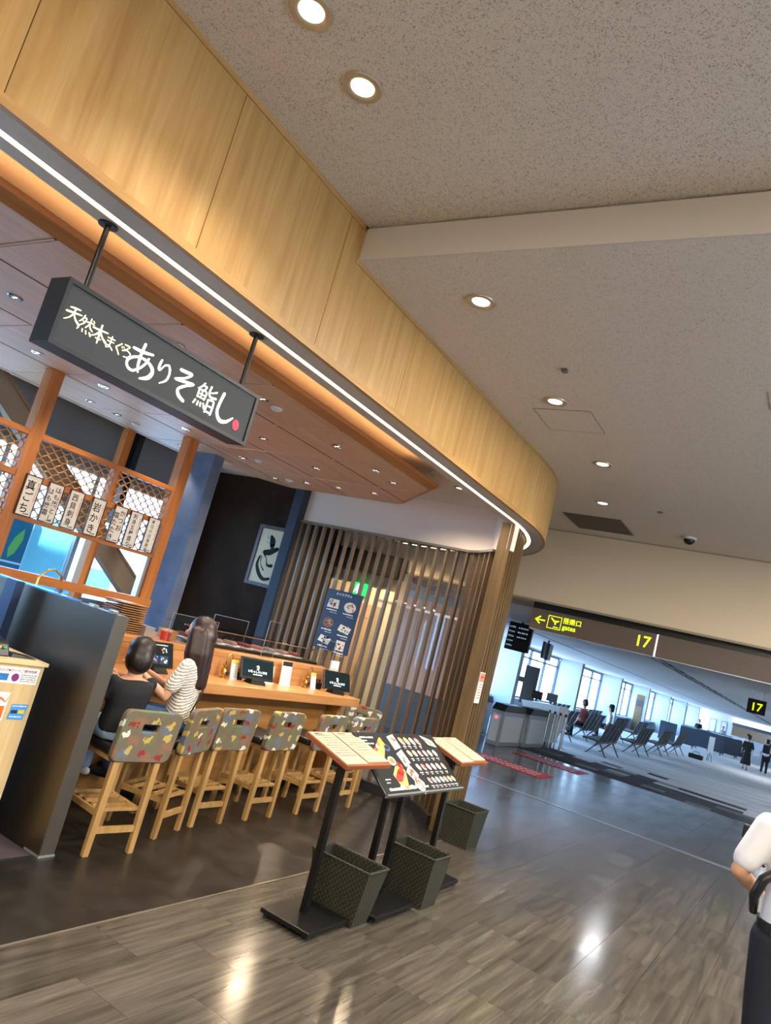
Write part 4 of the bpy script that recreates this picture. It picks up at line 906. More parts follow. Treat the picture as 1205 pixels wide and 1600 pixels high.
# right side: four rows of nigiri with captions
rows = [(BL*.86, [.60, .68, .765, .85], .036), (BL*.64, [.62, .70, .785, .865, .945, 1.03], .03), (BL*.40, [.64, .72, .80, .88, .96, 1.05], .03), (BL*.17, [.70, .765, .83, .90, .965, 1.03, 1.095], .027)]
for v, us, r_ in rows:
    for i, u in enumerate(us):
        p.layer(0).ell(u, v, r_*1.1, r_*.62, M_rice, -.7).layer(1).ell(u+.004, v+.006, r_, r_*.42, fish_c[(i*3+int(v*40)) % 7], -.7).layer(2).ell(u, v+.01, r_*.5, r_*.12, M_rice if i % 2 else M_wht, -.7)
        p.layer(0).bars(u-.02, v-.045, u+.028, .007, M_wht, 4, rr).bars(u-.008, v-.058, u+.02, .006, M_wht, 3, rr)
p.layer(0).poly([(.93, BL*.98), (1.0, BL*.80), (1.12, BL*.75), (1.10, BL*.88)], M_rice).layer(1).stroke([(.96, BL*.90, .012), (1.03, BL*.84, .014), (1.09, BL*.80, .01)], M_grn).ell(1.06, BL*.86, .02, .012, M_pink)
# middle column: square trays
for u, v, rot in ((.475, BL*.84, .2), (.49, BL*.56, .3), (.50, BL*.30, .6), (.52, BL*.12, .9)):
    c, s = math.cos(rot), math.sin(rot); q = .055
    p.layer(0).poly([(u+(a*c-b*s)*q, v+(a*s+b*c)*q) for a, b in ((-1, -1), (1, -1), (1, 1), (-1, 1))], mat('print_tray', 'a9a9a4', .5)); p.layer(1)
    for k in range(9): p.ell(u+rr.uniform(-.035, .035), v+rr.uniform(-.03, .03), rr.uniform(.008, .018), .008, rr.choice([M_redf, M_pink, M_orf, M_rice, M_grn]), rr.uniform(0, 3))
# left: big wooden platters
p.layer(0).poly([(.10, BL*.64), (.21, BL*.53), (.335, BL*.80), (.30, BL*.92)], M_wood_p).layer(1)
for k in range(7): p.ell(.135+.026*k, BL*(.66+.035*k), .026, .015, [M_redf, M_orf, M_redf, M_rice, M_orf, M_yel, M_yel][k], .6)
p.layer(0).ell(.33, BL*.74, .04, .028, mat('print_blue_bowl', '3a5a86', .5)).layer(1).ell(.33, BL*.745, .026, .016, M_ink).layer(0).ell(.305, BL*.52, .05, .035, mat('print_plate', 'b9beb8', .5)).layer(1).ell(.305, BL*.52, .034, .02, M_orf)
p.layer(0).poly([(.225, BL*.30), (.255, BL*.10), (.34, BL*.05), (.415, BL*.34), (.40, BL*.46), (.31, BL*.43)], M_wood_p).layer(1)
for k in range(3): p.ell(.285+.028*k, BL*(.24+.045*k), .05, .028, M_redf, .2); p.layer(2)
p.layer(0).stroke([(.36, BL*.46, .04), (.39, BL*.42, .05)], M_redf)
p.layer(0).bars(.05, BL*.90, .22, .014, M_wht, 12, rr).bars(.05, BL*.85, .12, .01, M_wht, 6, rr).bars(.07, BL*.80, .19, .01, M_wht, 8, rr)
p.layer(0).bars(.08, .025, .24, .022, M_wht, 9, rr).bars(.24, .025, .44, .036, M_wht, 8, rr).bars(.44, .028, .64, .018, M_wht, 10, rr)
p.bars(.09, BL*.22, .16, .009, M_wht, 5, rr).bars(.09, BL*.17, .14, .009, M_wht, 4, rr)
p.build('printing', t, world=False)
# baskets
M_weave = mat('woven_cane', '3a3a2c', .55)
def _weave():
    m = M_weave; n, l, b = nodes_of(m); v = coords(m, (1, 1, 1)); ck = []
    def wav(d, sc):
        wv = n.new('ShaderNodeTexWave'); wv.inputs['Scale'].default_value = sc; wv.bands_direction = d; wv.inputs['Distortion'].default_value = 1.2; wv.inputs['Detail'].default_value = 1; l.new(v, wv.inputs['Vector']); return wv.outputs['Fac']
    c = n.new('ShaderNodeTexChecker'); c.inputs['Scale'].default_value = 58; l.new(v, c.inputs['Vector'])
    a = noise(m, coords(m, (30, 30, 30)), 1, 3, .6)
    col = mixc(m, c.outputs['Fac'], '1f2019', '3d3d30'); col = mixc(m, .6, col, ramp(m, a, [(.3, .45), (.7, 1.0)]), 'MULTIPLY'); setc(m, col); bump(m, c.outputs['Fac'], .9, .006)
_weave()
def basket(x, y, wx, wy, h, label, taper=.82):
    t = thing('bag_basket', label, 'basket', (x, y, 0), 0, 'dark woven bag baskets'); a, b = wx/2, wy/2; c, d = a*taper, b*taper; th = .012
    o = [(-c, -d, 0), (c, -d, 0), (c, d, 0), (-c, d, 0), (-a, -b, h), (a, -b, h), (a, b, h), (-a, b, h)]
    i = [(-c+th, -d+th, .012), (c-th, -d+th, .012), (c-th, d-th, .012), (-c+th, d-th, .012), (-a+th, -b+th, h), (a-th, -b+th, h), (a-th, b-th, h), (-a+th, b-th, h)]
    MB().add(o+i, [(0, 3, 2, 1), (0, 1, 5, 4), (1, 2, 6, 5), (2, 3, 7, 6), (3, 0, 4, 7), (8, 9, 10, 11), (8, 12, 13, 9), (9, 13, 14, 10), (10, 14, 15, 11), (11, 15, 12, 8), (4, 5, 13, 12), (5, 6, 14, 13), (6, 7, 15, 14), (7, 4, 12, 15)]).build('body', M_weave, t)
    r = MB()
    for p_, q_ in ((4, 5), (5, 6), (6, 7), (7, 4)): r.cyl(Vector(o[p_]), Vector(o[q_]), .008, n=8)
    r.build('rim', M_weave, t)
basket(-2.36, 4.285, .44, .24, .34, 'dark woven basket standing beside the nearest lectern', .76); basket(-2.27, 5.085, .38, .28, .35, 'dark woven basket beside the sushi picture board'); basket(-2.76, 7.02, .33, .34, .35, 'dark woven basket at the foot of the slat column')
# ------------------------------------------------------------------ gate hall shell
struct('hall_ceiling', MB().box((-10.4, YG+.75, HC), (-6.35, 80, HC+.1)).box((-6.25, YG+.75, HC), (-3.3, 80, HC+.1)).box((-3.0, YG+.75, HC), (6.5, 80, HC+.1)).box((-6.35, YG+.75, HC+.06), (-6.25, 80, HC+.1)).box((-3.3, YG+.75, HC+.06), (-3.0, 80, HC+.1)), M_hallceil)
struct('trim_7', MB().box((-6.35, 12, HC+.05), (-6.25, 79, HC+.06)).box((-3.3, 12, HC+.05), (-3.0, 79, HC+.06)), M_blk)
lg = struct('trim_8', MB().box((-3.16, 12.5, HC-.005), (-3.14, 79, HC+.02)), M_alu)
for k in range(36): MB().box((-3.29, 13+1.8*k, HC+.01), (-3.01, 13.9+1.8*k, HC+.03)).build('slot_grille', mat('grille_grey', '57585a', .5), lg)
XWn = -10.15
struct('wall_hall_window', MB().box((XWn-.15, YG+.3, -.1), (XWn, 80, .68)).box((XWn-.15, YG+.3, HC-.06), (XWn, 80, HC+.1)).box((XWn-.15, YG+.3, .68), (XWn, 17.0, HC-.06)), M_hallwhite)
M_jetbr = mat('fin_edge_shaded', '8f8c88', .6)  # fin ends coloured greyer than the fins for their backlit shade
finY = [17.05+7.87*i for i in range(8)]
for i, y in enumerate(finY):
    f_ = struct('wall_fin', MB().box((XWn, y, 0), (-9.115, y+.32, HC)), M_hallwhite)
    MB().box((-9.115, y-.005, 0), (-9.1, y+.325, HC)).build('fin_edge_shaded', M_jetbr, f_)
for i in range(7):
    a, b = finY[i]+.32, finY[i+1]
    wn = struct('window_%d' % (i+2), MB().box((XWn-.09, a, .68), (XWn-.01, b, .74)).box((XWn-.09, a, HC-.12), (XWn-.01, b, HC-.06)).box((XWn-.09, a, 2.28), (XWn-.01, b, 2.34)), M_frame)
    n = 4
    for k in range(n+1):
        y = a+(b-a)*k/n; MB().box((XWn-.10, y-.05, .74), (XWn+.0, y+.05, HC-.12)).build('mullion', M_frame, wn)
    for k in range(n):
        y0, y1 = a+(b-a)*k/n+.05, a+(b-a)*(k+1)/n-.05
        MB().box((XWn-.055, y0, .74), (XWn-.045, y1, 2.28)).build('pane', M_pane, wn); MB().box((XWn-.055, y0, 2.34), (XWn-.045, y1, HC-.12)).build('pane', M_pane, wn)
    MB().box((XWn, a, .62), (XWn+.28, b, .68)).build('sill', M_hallwhite, wn)
struct('wall_far', MB().box((-10.4, 79, 0), (-6.9, 79.2, HC)).box((-6.9, 79, 2.62), (6.5, 79.2, HC)), M_hallwhite)
struct('wall_far_back', MB().box((-8, 84, 0), (6.5, 84.2, HC+.2)).box((-8.0, 79.2, HC), (6.5, 84.2, HC+.1)).box((-8.0, 79.2, -.1), (6.5, 84.2, 0)).box((-8.1, 79.2, 0), (-8, 84.2, HC)), mat('shop_back', 'd8cfc0', .7))
for i, (x0, x1) in enumerate(((-8.9, -8.3), (-7.9, -7.35))):
    d = struct('door_%d' % (i+1), MB().box((x0, 78.96, 0), (x1, 79, 2.1)), mat('door_frame_grey', '6d737c', .5)); MB().box((x0+.06, 78.94, .02), (x1-.06, 78.96, 2.04)).build('leaf', M_hallwhite, d); MB().box((x1-.14, 78.90, .95), (x1-.11, 78.94, 1.15)).build('handle', M_alu, d)
sh = thing('far_shop_front', 'brightly lit far shop counter under a glowing white fascia', 'shop', (-3, 78.6, 0))
MB().box((-3.9, 0, 2.25), (8.3, .38, 2.62)).build('fascia', mat('shop_fascia', 'ffffff', .5, emit='f2f6ff', estr=1.6), sh); MB().box((-3.9, -.05, 1.95), (4.5, .33, 2.22)).build('menu_band', mat('shop_band', '4c5866', .5), sh); MB().box((-3.9, -.4, 0), (6.0, .2, 1.05)).build('counter', M_hallwhite, sh); MB().box((-3.9, -.45, 1.05), (6.0, .25, 1.1)).build('worktop', M_oak, sh)

# ------------------------------------------------------------------ signs
YS = 10.9*K
gs = thing('gate_sign', 'long brown overhead sign with yellow arrow, aircraft symbol and number 17', 'sign', (-2.0, YS, kz(2.425)))
M_gsign = mat('sign_brown', '55493f', .5, emit='55493f', estr=.12); M_yg = mat('sign_yellow', 'd8ee20', .5, emit='d2ee10', estr=1.0)
zb_, zt_ = kz(2.425), kz(2.742); zk = kz(2.80)
MB().box((-3.965*K, YS, zb_), (-2.10*K, YS+.16, zt_)).build('panel', M_gsign, gs, world=True, bevel=.003); MB().box((-2.075*K, YS, zb_), (2.4, YS+.16, zt_)).build('panel', M_gsign, gs, world=True, bevel=.003)
MB().box((-3.975*K, YS+.02, zt_), (2.4, YS+.14, LZ+.001)).build('hanger', M_blk, gs, world=True)
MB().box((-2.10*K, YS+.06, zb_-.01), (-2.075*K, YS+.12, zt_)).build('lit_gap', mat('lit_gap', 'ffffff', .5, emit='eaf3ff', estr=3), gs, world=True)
MB().box((-3.96*K, YS+.0, zb_-.012), (2.4, YS+.16, zb_-.002)).build('under_trim', M_alu, gs, world=True)
pr = Print((0, YS, 0), (1, 0, 0), (0, 0, 1)); u = lambda x: x*K
pr.text('搭乗口', u(-3.46), kz(2.605), .092, M_yg, 'LEFT', .012).text('gates', u(-3.455), kz(2.508), .098, M_yg, 'LEFT', .012).text('17', u(-2.385), kz(2.52), .215, M_yg, 'LEFT', .01)
zc = kz(2.577); pr.stroke([(u(-3.745), zc, .018), (u(-3.87), zc, .018)], M_yg).stroke([(u(-3.82), zc+.05, .018), (u(-3.885), zc, .018)], M_yg).stroke([(u(-3.82), zc-.05, .018), (u(-3.885), zc, .018)], M_yg)
ix0, ix1, iz0, iz1 = u(-3.69), u(-3.485), kz(2.485), kz(2.672)
for a, b in (((ix0, iz0), (ix1, iz0)), ((ix1, iz0), (ix1, iz1)), ((ix1, iz1), (ix0, iz1)), ((ix0, iz1), (ix0, iz0))): pr.stroke([(*a, .009), (*b, .009)], M_yg)
pr.poly([(ix0+.03, iz1-.03), (ix0+.05, iz1-.025), (ix0+.10, iz1-.06), (ix0+.155, iz1-.05), (ix0+.17, iz1-.06), (ix0+.15, iz1-.075), (ix0+.09, iz1-.085)], M_yg).poly([(ix0+.10, iz1-.07), (ix0+.13, iz1-.07), (ix0+.12, iz1-.12), (ix0+.105, iz1-.12)], M_yg).rect(ix0+.09, iz0+.02, ix0+.17, iz0+.032, M_yg)
pr.build('lettering', gs)
s17 = thing('gate_number_sign', 'small black hanging sign with yellow number 17', 'sign', (-1.32, 20, 2.2)); MB().box((-.2, 0, 0), (.2, .08, .34)).build('box', mat('sign_black', '14150f', .5), s17, bevel=.004)
for x in (-.12, .12): MB().cyl((x, .04, .34), (x, .04, HC-2.2), .01, n=8).build('rod', M_alu, s17)
pr = Print((-1.32, 20, 2.2), (1, 0, 0), (0, 0, 1)); pr.text('17', -.0, .075, .26, M_yg, 'CENTER', .01); pr.build('lettering', s17)
ex = thing('exit_sign', 'green emergency exit sign with running figure behind the slats', 'sign', (-6.8, YG-.06, 2.26)); MB().box((-.13, -.03, 0), (.13, .06, .21)).build('box', mat('exit_green', '159a55', .5, emit='18b060', estr=.9), ex)
pr = Print((-6.8, YG-.09, 2.26), (1, 0, 0), (0, 0, 1)); M_exw = mat('exit_white', 'eafff2', .5, emit='e6fff0', estr=1.2); pr.rect(-.02, .025, .075, .185, M_exw).layer(1).ell(-.03, .155, .014, .014, M_exw).stroke([(-.03, .13, .022), (-.04, .09, .022)], M_exw).stroke([(-.04, .09, .014), (-.07, .04, .012)], M_exw).stroke([(-.04, .09, .014), (-.005, .06, .012)], M_exw); pr.build('pictogram', ex)
bx = thing('dark_bulkhead', 'black box bulkhead above the exit door behind the slats', 'bulkhead', (-6.7, YG-.01, 2.65)); MB().box((-.75, -.25, 0), (.68, .0, .35)).build('box', M_blk, bx)
dr = struct('door_3', MB().box((-7.2, YG-.03, 0), (-6.3, YG, 2.15)), mat('beige_door', 'b59b78', .6)); MB().box((-6.46, YG-.07, .95), (-6.43, YG-.03, 1.2)).build('handle', M_alu, dr); MB().box((-7.0, YG-.034, 1.9), (-6.5, YG-.03, 1.93)).build('rail', M_jetbr, dr)
# plain partitions beyond the opening, seen through the slats
M_part = wood('pale_partition', 'd6a68c', 'ddb29a', 'ca987d', 'z', .6, .5, True, .08)
pw = thing('partition_wall', 'pale pinkish partition of tall panels on a dark base, seen through slats', 'partition', (-6.7, 13.0, 0))
for k in range(7): MB().box((-1.35+.33*k, 0, .82), (-1.35+.33*k+.322, .04, 2.6)).build('panel', M_part, pw)
MB().box((-1.35, -.01, 0), (.95, .05, .82)).build('base', mat('partition_base', '565a60', .4), pw); MB().box((-1.35, .0, 2.6), (.95, .05, HC)).build('header', mat('partition_header', '8f989f', .4), pw); MB().box((.955, -.02, 0), (1.0, .06, 2.6)).build('end_post', M_alu, pw)
gd = thing('glass_door', 'frameless glass door with steel edges behind the slat screen', 'door', (-5.15, 9.6, 0))
MB().box((-.8, -.006, .02), (.6, .006, 2.2)).build('leaf', M_pane, gd); MB().box((-.8, -.015, 0), (.6, .015, .02)).box((-.8, -.015, 2.2), (.6, .015, 2.24)).build('rail', M_alu, gd); MB().cyl((.5, -.05, .8), (.5, -.05, 1.5), .014, n=10).build('handle', M_chrome, gd)
# ------------------------------------------------------------------ boarding gates
M_gateg = mat('gate_silver', '9ba0a3', .35, .5); M_gatew = mat('gate_white', 'cfd1d0', .45)
def gate(x, y, label):
    t = thing('boarding_gate', label, 'boarding gate', (x, y, 0), 0, 'silver boarding gates')
    MB().prism([(-.14, 0), (.14, 0), (.14, 1.5), (-.14, 1.5)], 0, .78).build('cabinet', M_gateg, t, bevel=.01)
    MB().add([(-.15, -.02, .78), (.15, -.02, .78), (.15, 1.52, .78), (-.15, 1.52, .78), (-.15, .15, .93), (.15, .15, .93), (.15, 1.40, .93), (-.15, 1.40, .93)], [(0, 3, 2, 1), (4, 5, 6, 7), (0, 1, 5, 4), (1, 2, 6, 5), (2, 3, 7, 6), (3, 0, 4, 7)]).build('top', M_blk, t, bevel=.012)
    MB().box((-.10, -.012, .1), (.10, 0, .70)).build('front_panel', M_gatew, t); MB().box((.14, .12, .1), (.146, 1.38, .68)).build('side_panel', M_gatew, t)
    MB().cyl((.0, -.016, .62), (.0, -.012, .62), .035, n=14).build('stop_light', mat('stop_red', 'ff6070', .4, emit='ff4060', estr=2.5), t); MB().box((-.13, .02, .40), (.145, .04, .42)).build('seam', M_blk, t)
gate(-6.05, 15.9, 'silver boarding gate nearest the slat column'); gate(-5.98, 17.5, 'boarding gate with red stop light beside the white podium'); gate(-7.2, 16.6, 'boarding gate farther left behind the slat column')
pd = thing('gate_podium', 'faceted white gate podium with dark equipment on top', 'podium', (-6.15, 19.2, 0))
MB().hexa([(-.38, .02, .14), (.32, .02, .14), (.32, .75, .14), (-.38, .75, .14), (-.44, -.12, .82), (.5, -.12, .92), (.5, .8, .92), (-.44, .8, .82)]).build('body', M_gatew, pd, bevel=.004)
MB().hexa([(-.44, -.12, .825), (.5, -.12, .925), (.5, .8, .925), (-.44, .8, .825), (-.60, .02, 1.02), (.46, .02, 1.12), (.46, .8, 1.12), (-.6, .8, 1.02)]).build('upper_facet', mat('podium_upper', 'dcdedd', .4), pd, bevel=.004)
MB().bar((-.05, -.055, .16), (.06, -.135, .87), .012, .01).build('seam', M_blk, pd); MB().box((-.3, .1, 0), (.26, .7, .14)).build('plinth', mat('podium_plinth', '6a6d70', .3, .5), pd)
for x, y, a, lb in ((-6.45, 19.5, .2, 'left'), (-6.05, 19.55, -.1, 'right')):
    q = thing('desk_monitor', 'small dark monitor at the %s of the gate podium top' % lb, 'monitor', (x, y, 1.062 if x < -6.3 else 1.10), a); MB().box((-.15, -.02, .06), (.15, .02, .28)).build('screen', M_blk, q, bevel=.004); MB().bar((0, .01, 0), (0, .01, .08), .04, .03).build('stand', M_blk, q); MB().box((-.08, -.05, 0), (.08, .07, .008)).build('foot', M_blk, q)
q = thing('kiosk_screen', 'tall dark kiosk screen rising behind the gate podium', 'kiosk', (-6.95, 20.2, 0), .1); MB().box((-.2, -.03, .9), (.2, .03, 1.95)).build('screen', M_blk, q, bevel=.005); MB().box((-.05, -.02, 0), (.05, .02, .9)).build('post', M_blkm, q); MB().box((-.2, -.15, 0), (.2, .15, .02)).build('base', M_blkm, q); MB().box((-.34, -.05, 1.45), (-.2, .0, 1.6)).build('camera_box', M_blk, q)
for k in range(4):
    q = thing('belt_post', 'steel belt post, %s of four bunched beside the gate podium' % ['first', 'second', 'third', 'fourth'][k], 'stanchion', (-5.72+.13*k, 18.55+.04*k, 0), 0, 'steel belt posts bunched together')
    MB().cyl((0, 0, .02), (0, 0, .92), .024, n=12).build('post', M_chrome, q, smooth='auto'); MB().lathe([(.06, 0), (.06, .012), (.03, .022)], n=18).build('base', M_blkm, q); MB().cyl((0, 0, .9205), (0, 0, .99), .032, n=12).build('head', M_blk, q)
q = thing('belt_post', 'lone steel belt post standing at the edge of the carpet', 'stanchion', (-5.85, 20.6, 0)); MB().cyl((0, 0, .02), (0, 0, .92), .028, n=12).build('post', M_alu, q); MB().lathe([(.15, 0), (.15, .012), (.03, .022)], n=18).build('base', M_alu, q); MB().cyl((0, 0, .9205), (0, 0, .97), .034, n=12).build('head', M_blk, q)
for nm, y0, y1, lb in (('floor_mat', 13.35, 14.15, 'red floor mat with white lettering nearest the slat column'), ('floor_mat', 15.8, 16.65, 'red floor mat with white lettering in front of the gates')):
    q = thing(nm, lb, 'floor mat', (-4.75, (y0+y1)/2, 0), 0, 'red floor mats'); h = (y1-y0)/2; MB().box((-.74, -h, 0.001), (.74, h, .005)).build('sheet', mat('mat_red', 'b01a2c', .5), q)
    p = Print((-4.75, (y0+y1)/2, .005), (1, 0, 0), (0, 1, 0))
    for k in range(3): p.bars(-.62, -h*.6+h*.5*k, .6, .09, M_wht, 12, rr)
    p.build('printing', q)
# hanging monitors
q = thing('flight_monitor', 'large dark flight display hanging left of the gate sign', 'display', (-5.62, 15.0, 2.12), 0); M_fids = mat('fids', '1b2230', .3, emit='202a3c', estr=.3)
MB().hexa([(-.27, -.03, 0), (.27, -.06, 0), (.27, .04, 0), (-.27, .06, 0), (-.27, .0, .6), (.27, -.03, .6), (.27, .05, .6), (-.27, .08, .6)]).build('casing', M_blk, q); MB().cyl((.0, .04, .6), (0, .04, HC-2.12), .03, n=10).build('pole', M_blk, q)
p = Print((-5.62, 14.945, 2.12), (1, -.055, 0), (0, .05, 1)); M_fidw = mat('fids_white', '8aa0b8', .5, emit='8aa0b8', estr=.5)
for k in range(5): p.bars(-.24, .08+.1*k, -.1, .035, M_fidw, 4, rr); p.bars(-.04, .08+.1*k, .2, .03, M_fidw, 5, rr) if k > 1 else None
p.build('screen_image', q)
q = thing('flight_monitor', 'pair of dark monitors hung edge-on from the hall ceiling', 'display', (-6.55, 20.0, 2.2), math.radians(101)); MB().box((-.38, -.04, 0), (.38, .04, .46)).build('casing', M_blk, q); MB().box((-.38, .10, .02), (.38, .16, .48)).build('rear_casing', M_blk, q); MB().cyl((0, .06, .48), (0, .06, HC-2.2), .03, n=10).build('pole', M_blk, q)
# ------------------------------------------------------------------ beam seating
M_seat = mat('seat_black', '121316', .45); M_leg = mat('cast_leg', '55585b', .35, .8)
def bench(n=4):
    t = thing('beam_bench', 'x', 'bench'); pitch = .56; L = n*pitch
    MB().box((-.03, .05, .335), (.03, L-.05, .384)).build('beam', M_leg, t)
    for y in (.32, L-.32):
        MB().tube([(0, y, .37), (-.13, y, .24), (-.30, y, .03), (-.36, y, .0125)], [.024, .022, .018, .014], 8).tube([(0, y, .37), (.10, y, .22), (.22, y, .03), (.26, y, .0125)], [.024, .022, .018, .014], 8).build('leg', M_leg, t, smooth=True)
    for k in range(n):
        y0, y1 = k*pitch+.05, (k+1)*pitch-.05
        MB().hexa([(-.42, y0, .405), (.06, y0, .385), (.06, y1, .385), (-.42, y1, .405), (-.44, y0, .445), (.06, y0, .425), (.06, y1, .425), (-.44, y1, .445)]).build('seat', M_seat, t)
        mb = MB(); pf_ = [(.03, .43), (.085, .60), (.14, .78), (.22, .97)]; yy = (y0+.04, y1-.04)
        mb.add([(x+d, y, z) for (x, z) in pf_ for d in (0, .045) for y in yy], [f for i in range(3) for f in ((4*i, 4*i+1, 4*i+5, 4*i+4), (4*i+2, 4*i+6, 4*i+7, 4*i+3), (4*i, 4*i+4, 4*i+6, 4*i+2), (4*i+1, 4*i+3, 4*i+7, 4*i+5))] + [(0, 2, 3, 1), (12, 13, 15, 14)]); mb.build('backrest', M_seat, t, bevel=.012)
    return t
b0_ = bench(4); nb = 0
benches = [(-5.15, 21.5, 'beam bench at the near end of the row by the walkway'), (-5.12, 26.1, 'second beam bench along the walkway'), (-5.10, 30.2, 'third beam bench along the walkway'), (-5.05, 33.8, 'fourth beam bench along the walkway'),
           (-6.65, 21.7, 'beam bench just right of the gate podium'), (-6.75, 25.6, 'beam bench in the middle row where a passenger sits'), (-6.75, 29.6, 'beam bench in the middle row behind the seated passenger'), (-6.7, 33.6, 'far beam bench in the middle row'),
           (-8.2, 26.0, 'beam bench nearest the windows, close end'), (-8.2, 31.0, 'beam bench nearest the windows, far end')]
for i, (x, y, lb) in enumerate(benches):
    o = b0_ if i == 0 else copy_tree(b0_); o.location = (x, y, 0); tag(o, lb, 'bench', 'black beam benches in the gate hall')
# low dark screens and counters far down the hall
for i, (x, y) in enumerate(((-7.1, 45.0), (-6.3, 47.0), (-5.75, 49.5), (-5.0, 49.0), (-4.35, 50.6), (-3.75, 52.5))):
    q = thing('hall_divider', ['grey fabric divider behind the last beam bench', 'second grey divider down the hall', 'third grey divider down the hall', 'fourth grey divider down the hall', 'fifth grey divider down the hall', 'farthest grey divider before the shop'][i], 'divider', (x, y, 0), math.radians(4), 'grey dividers down the hall')
    MB().box((-.45, -.05, .12), (.45, .05, 1.12)).build('panel', mat('divider_grey', '3c444f', .8), q, bevel=.01); MB().box((-.36, -.18, 0), (-.3, .18, .12)).box((.3, -.18, 0), (.36, .18, .12)).build('foot', M_leg, q)
for i, (x, y) in enumerate(((-7.6, 60.0), (-6.6, 66.0))):
    q = thing('service_counter', ['white service counter in front of the far doors', 'white service counter beside the far shop'][i], 'counter', (x, y, 0)); MB().box((-.9, 0, 0), (.9, .6, 1.0)).build('body', M_hallwhite, q); MB().box((-.95, -.05, 1.0), (.95, .65, 1.04)).build('worktop', mat('counter_dark', '3a3f48', .4), q)
q = thing('poster_board', 'narrow brown poster board leaning on a white fin', 'board', (-9.55, 48.52, 0)); MB().box((-.22, -.06, 0), (.22, 0, 2.2)).build('panel', mat('poster_brown', '6a5236', .6), q); MB().box((-.2, -.065, 1.5), (.2, -.06, 1.9)).build('picture', mat('poster_pic', '3c3a40', .5), q)
q = thing('standing_sign', 'slim white floor sign standing on the carpet by the dividers', 'sign', (-4.0, 37.6, 0)); MB().box((-.12, -.01, .3), (.12, .01, 1.1)).build('board', M_gatew, q); MB().bar((-.1, .1, 0), (-.05, 0, .4), .02, .02).bar((.1, .1, 0), (.05, 0, .4), .02, .02).bar((0, -.15, 0), (0, 0, .4), .02, .02).build('legs', M_leg, q)
q = thing('suitcase', 'black suitcase standing alone at the right edge of the carpet', 'suitcase', (-.55, 22.9, 0)); MB().box((-.2, -.13, .05), (.2, .13, .62)).build('shell', M_blk, q, bevel=.03); MB().cyl((-.13, 0, 0), (-.13, 0, .05), .025, n=8).cyl((.13, 0, 0), (.13, 0, .05), .025, n=8).build('wheels', M_blkrub, q); MB().tube([(-.08, .1, .62), (-.08, .1, .8), (.08, .1, .8), (.08, .1, .62)], .01, 6).build('handle', M_blkm, q)
q = thing('floor_bag', 'flat black bag lying beside the last benches', 'bag', (-4.4, 36.4, 0)); MB().box((-.3, -.15, 0), (.3, .15, .2)).build('body', M_blk, q, bevel=.04); MB().tube([(-.15, 0, .2), (-.1, 0, .3), (.1, 0, .3), (.15, 0, .2)], .012, 6).build('strap', M_blk, q)
# ------------------------------------------------------------------ outside the windows
struct('apron_ground', MB().box((-70, -30, -4.2), (-10.5, 110, -4.0)), mat('apron_concrete', '9a9fa3', .9))
q = thing('teal_hoarding', 'teal board with white letters and green leaf outside the kitchen window', 'hoarding', (-9.4, 4.62, 0))
MB().box((-.05, -1.6, .4), (0, 1.32, 2.02)).build('board', mat('teal_board', '0f6f86', .5), q); MB().box((0, -1.6, 1.36), (.01, 1.32, 1.385)).build('line', M_wht, q); MB().box((-.2, -1.5, -.1), (-.06, -1.4, .6)).box((-.2, 1.2, -.1), (-.06, 1.3, .6)).build('support', M_alu, q)
pr = Print((-9.4, 4.62, 0), (0, 1, 0), (0, 0, 1)); pr.text('S', .78, 1.48, .34, M_wht, 'CENTER', .02, sx=-1).text('I', .50, 1.48, .34, M_wht, 'CENTER', .02)
pr.poly([(1.10, 1.42), (1.18, 1.5), (1.24, 1.7), (1.22, 1.86), (1.12, 1.72), (1.07, 1.55)], mat('leaf_green', '7fbf5a', .5)); pr.build('lettering', q)
q = thing('terminal_wing', 'pale building wing across the apron beyond the hall windows', 'building', (-62, 40, -4)); MB().box((-4, -22, 0), (4, 26, 5.6)).build('wall', mat('wing_white', 'd8dde0', .7), q); MB().box((-4.2, -22.2, 5.6), (4.2, 26.2, 6.0)).build('roof', mat('wing_roof', '8b98a5', .7), q)
for k in range(10): MB().box((4.0, -20+4.6*k, 2.2), (4.06, -17+4.6*k, 4.6)).build('window', mat('wing_glass', '4a6c8c', .2), q)
q = thing('frosted_panel', 'pale cyan glazed panel beside the teal board outside the kitchen window', 'panel', (-9.5, 6.42, 0)); MB().box((-.05, -.42, .4), (0, .55, 2.1)).build('sheet', mat('pale_cyan', '8fd8de', .4), q); MB().box((0, -.46, .4), (.03, -.42, 2.1)).build('edge', M_wht, q); MB().box((-.2, -.4, -.1), (-.06, -.3, .6)).build('support', M_alu, q)
# ------------------------------------------------------------------ people
M_skin = mat('skin', 'c99678', .55); M_skin2 = mat('skin_tan', 'b98a6c', .55); M_hairb = mat('hair_dark', '1d1512', .38); M_hairbrn = mat('hair_brown', '2e1d17', .34)
def _hair(m):
    v = coords(m, (90, 90, 4)); f = noise(m, v, 1, 3, .6); bump(m, f, .5, .004)
_hair(M_hairb); _hair(M_hairbrn)
M_knit = mat('white_knit', 'e6e0d6', .85)
def _knit():
    m = M_knit; n, l, b = nodes_of(m); v = coords(m, (1, 1, 1), rot=(0, .5, 0)); wv = n.new('ShaderNodeTexWave'); wv.inputs['Scale'].default_value = 16; wv.bands_direction = 'Z'; wv.inputs['Distortion'].default_value = 3; wv.inputs['Detail'].default_value = 2; wv.inputs['Detail Scale'].default_value = 3; l.new(v, wv.inputs['Vector'])
    setc(m, ramp(m, wv.outputs['Fac'], [(.1, 'b9a394'), (.4, 'ece7de')])); bump(m, wv.outputs['Fac'], .8, .008)
_knit()
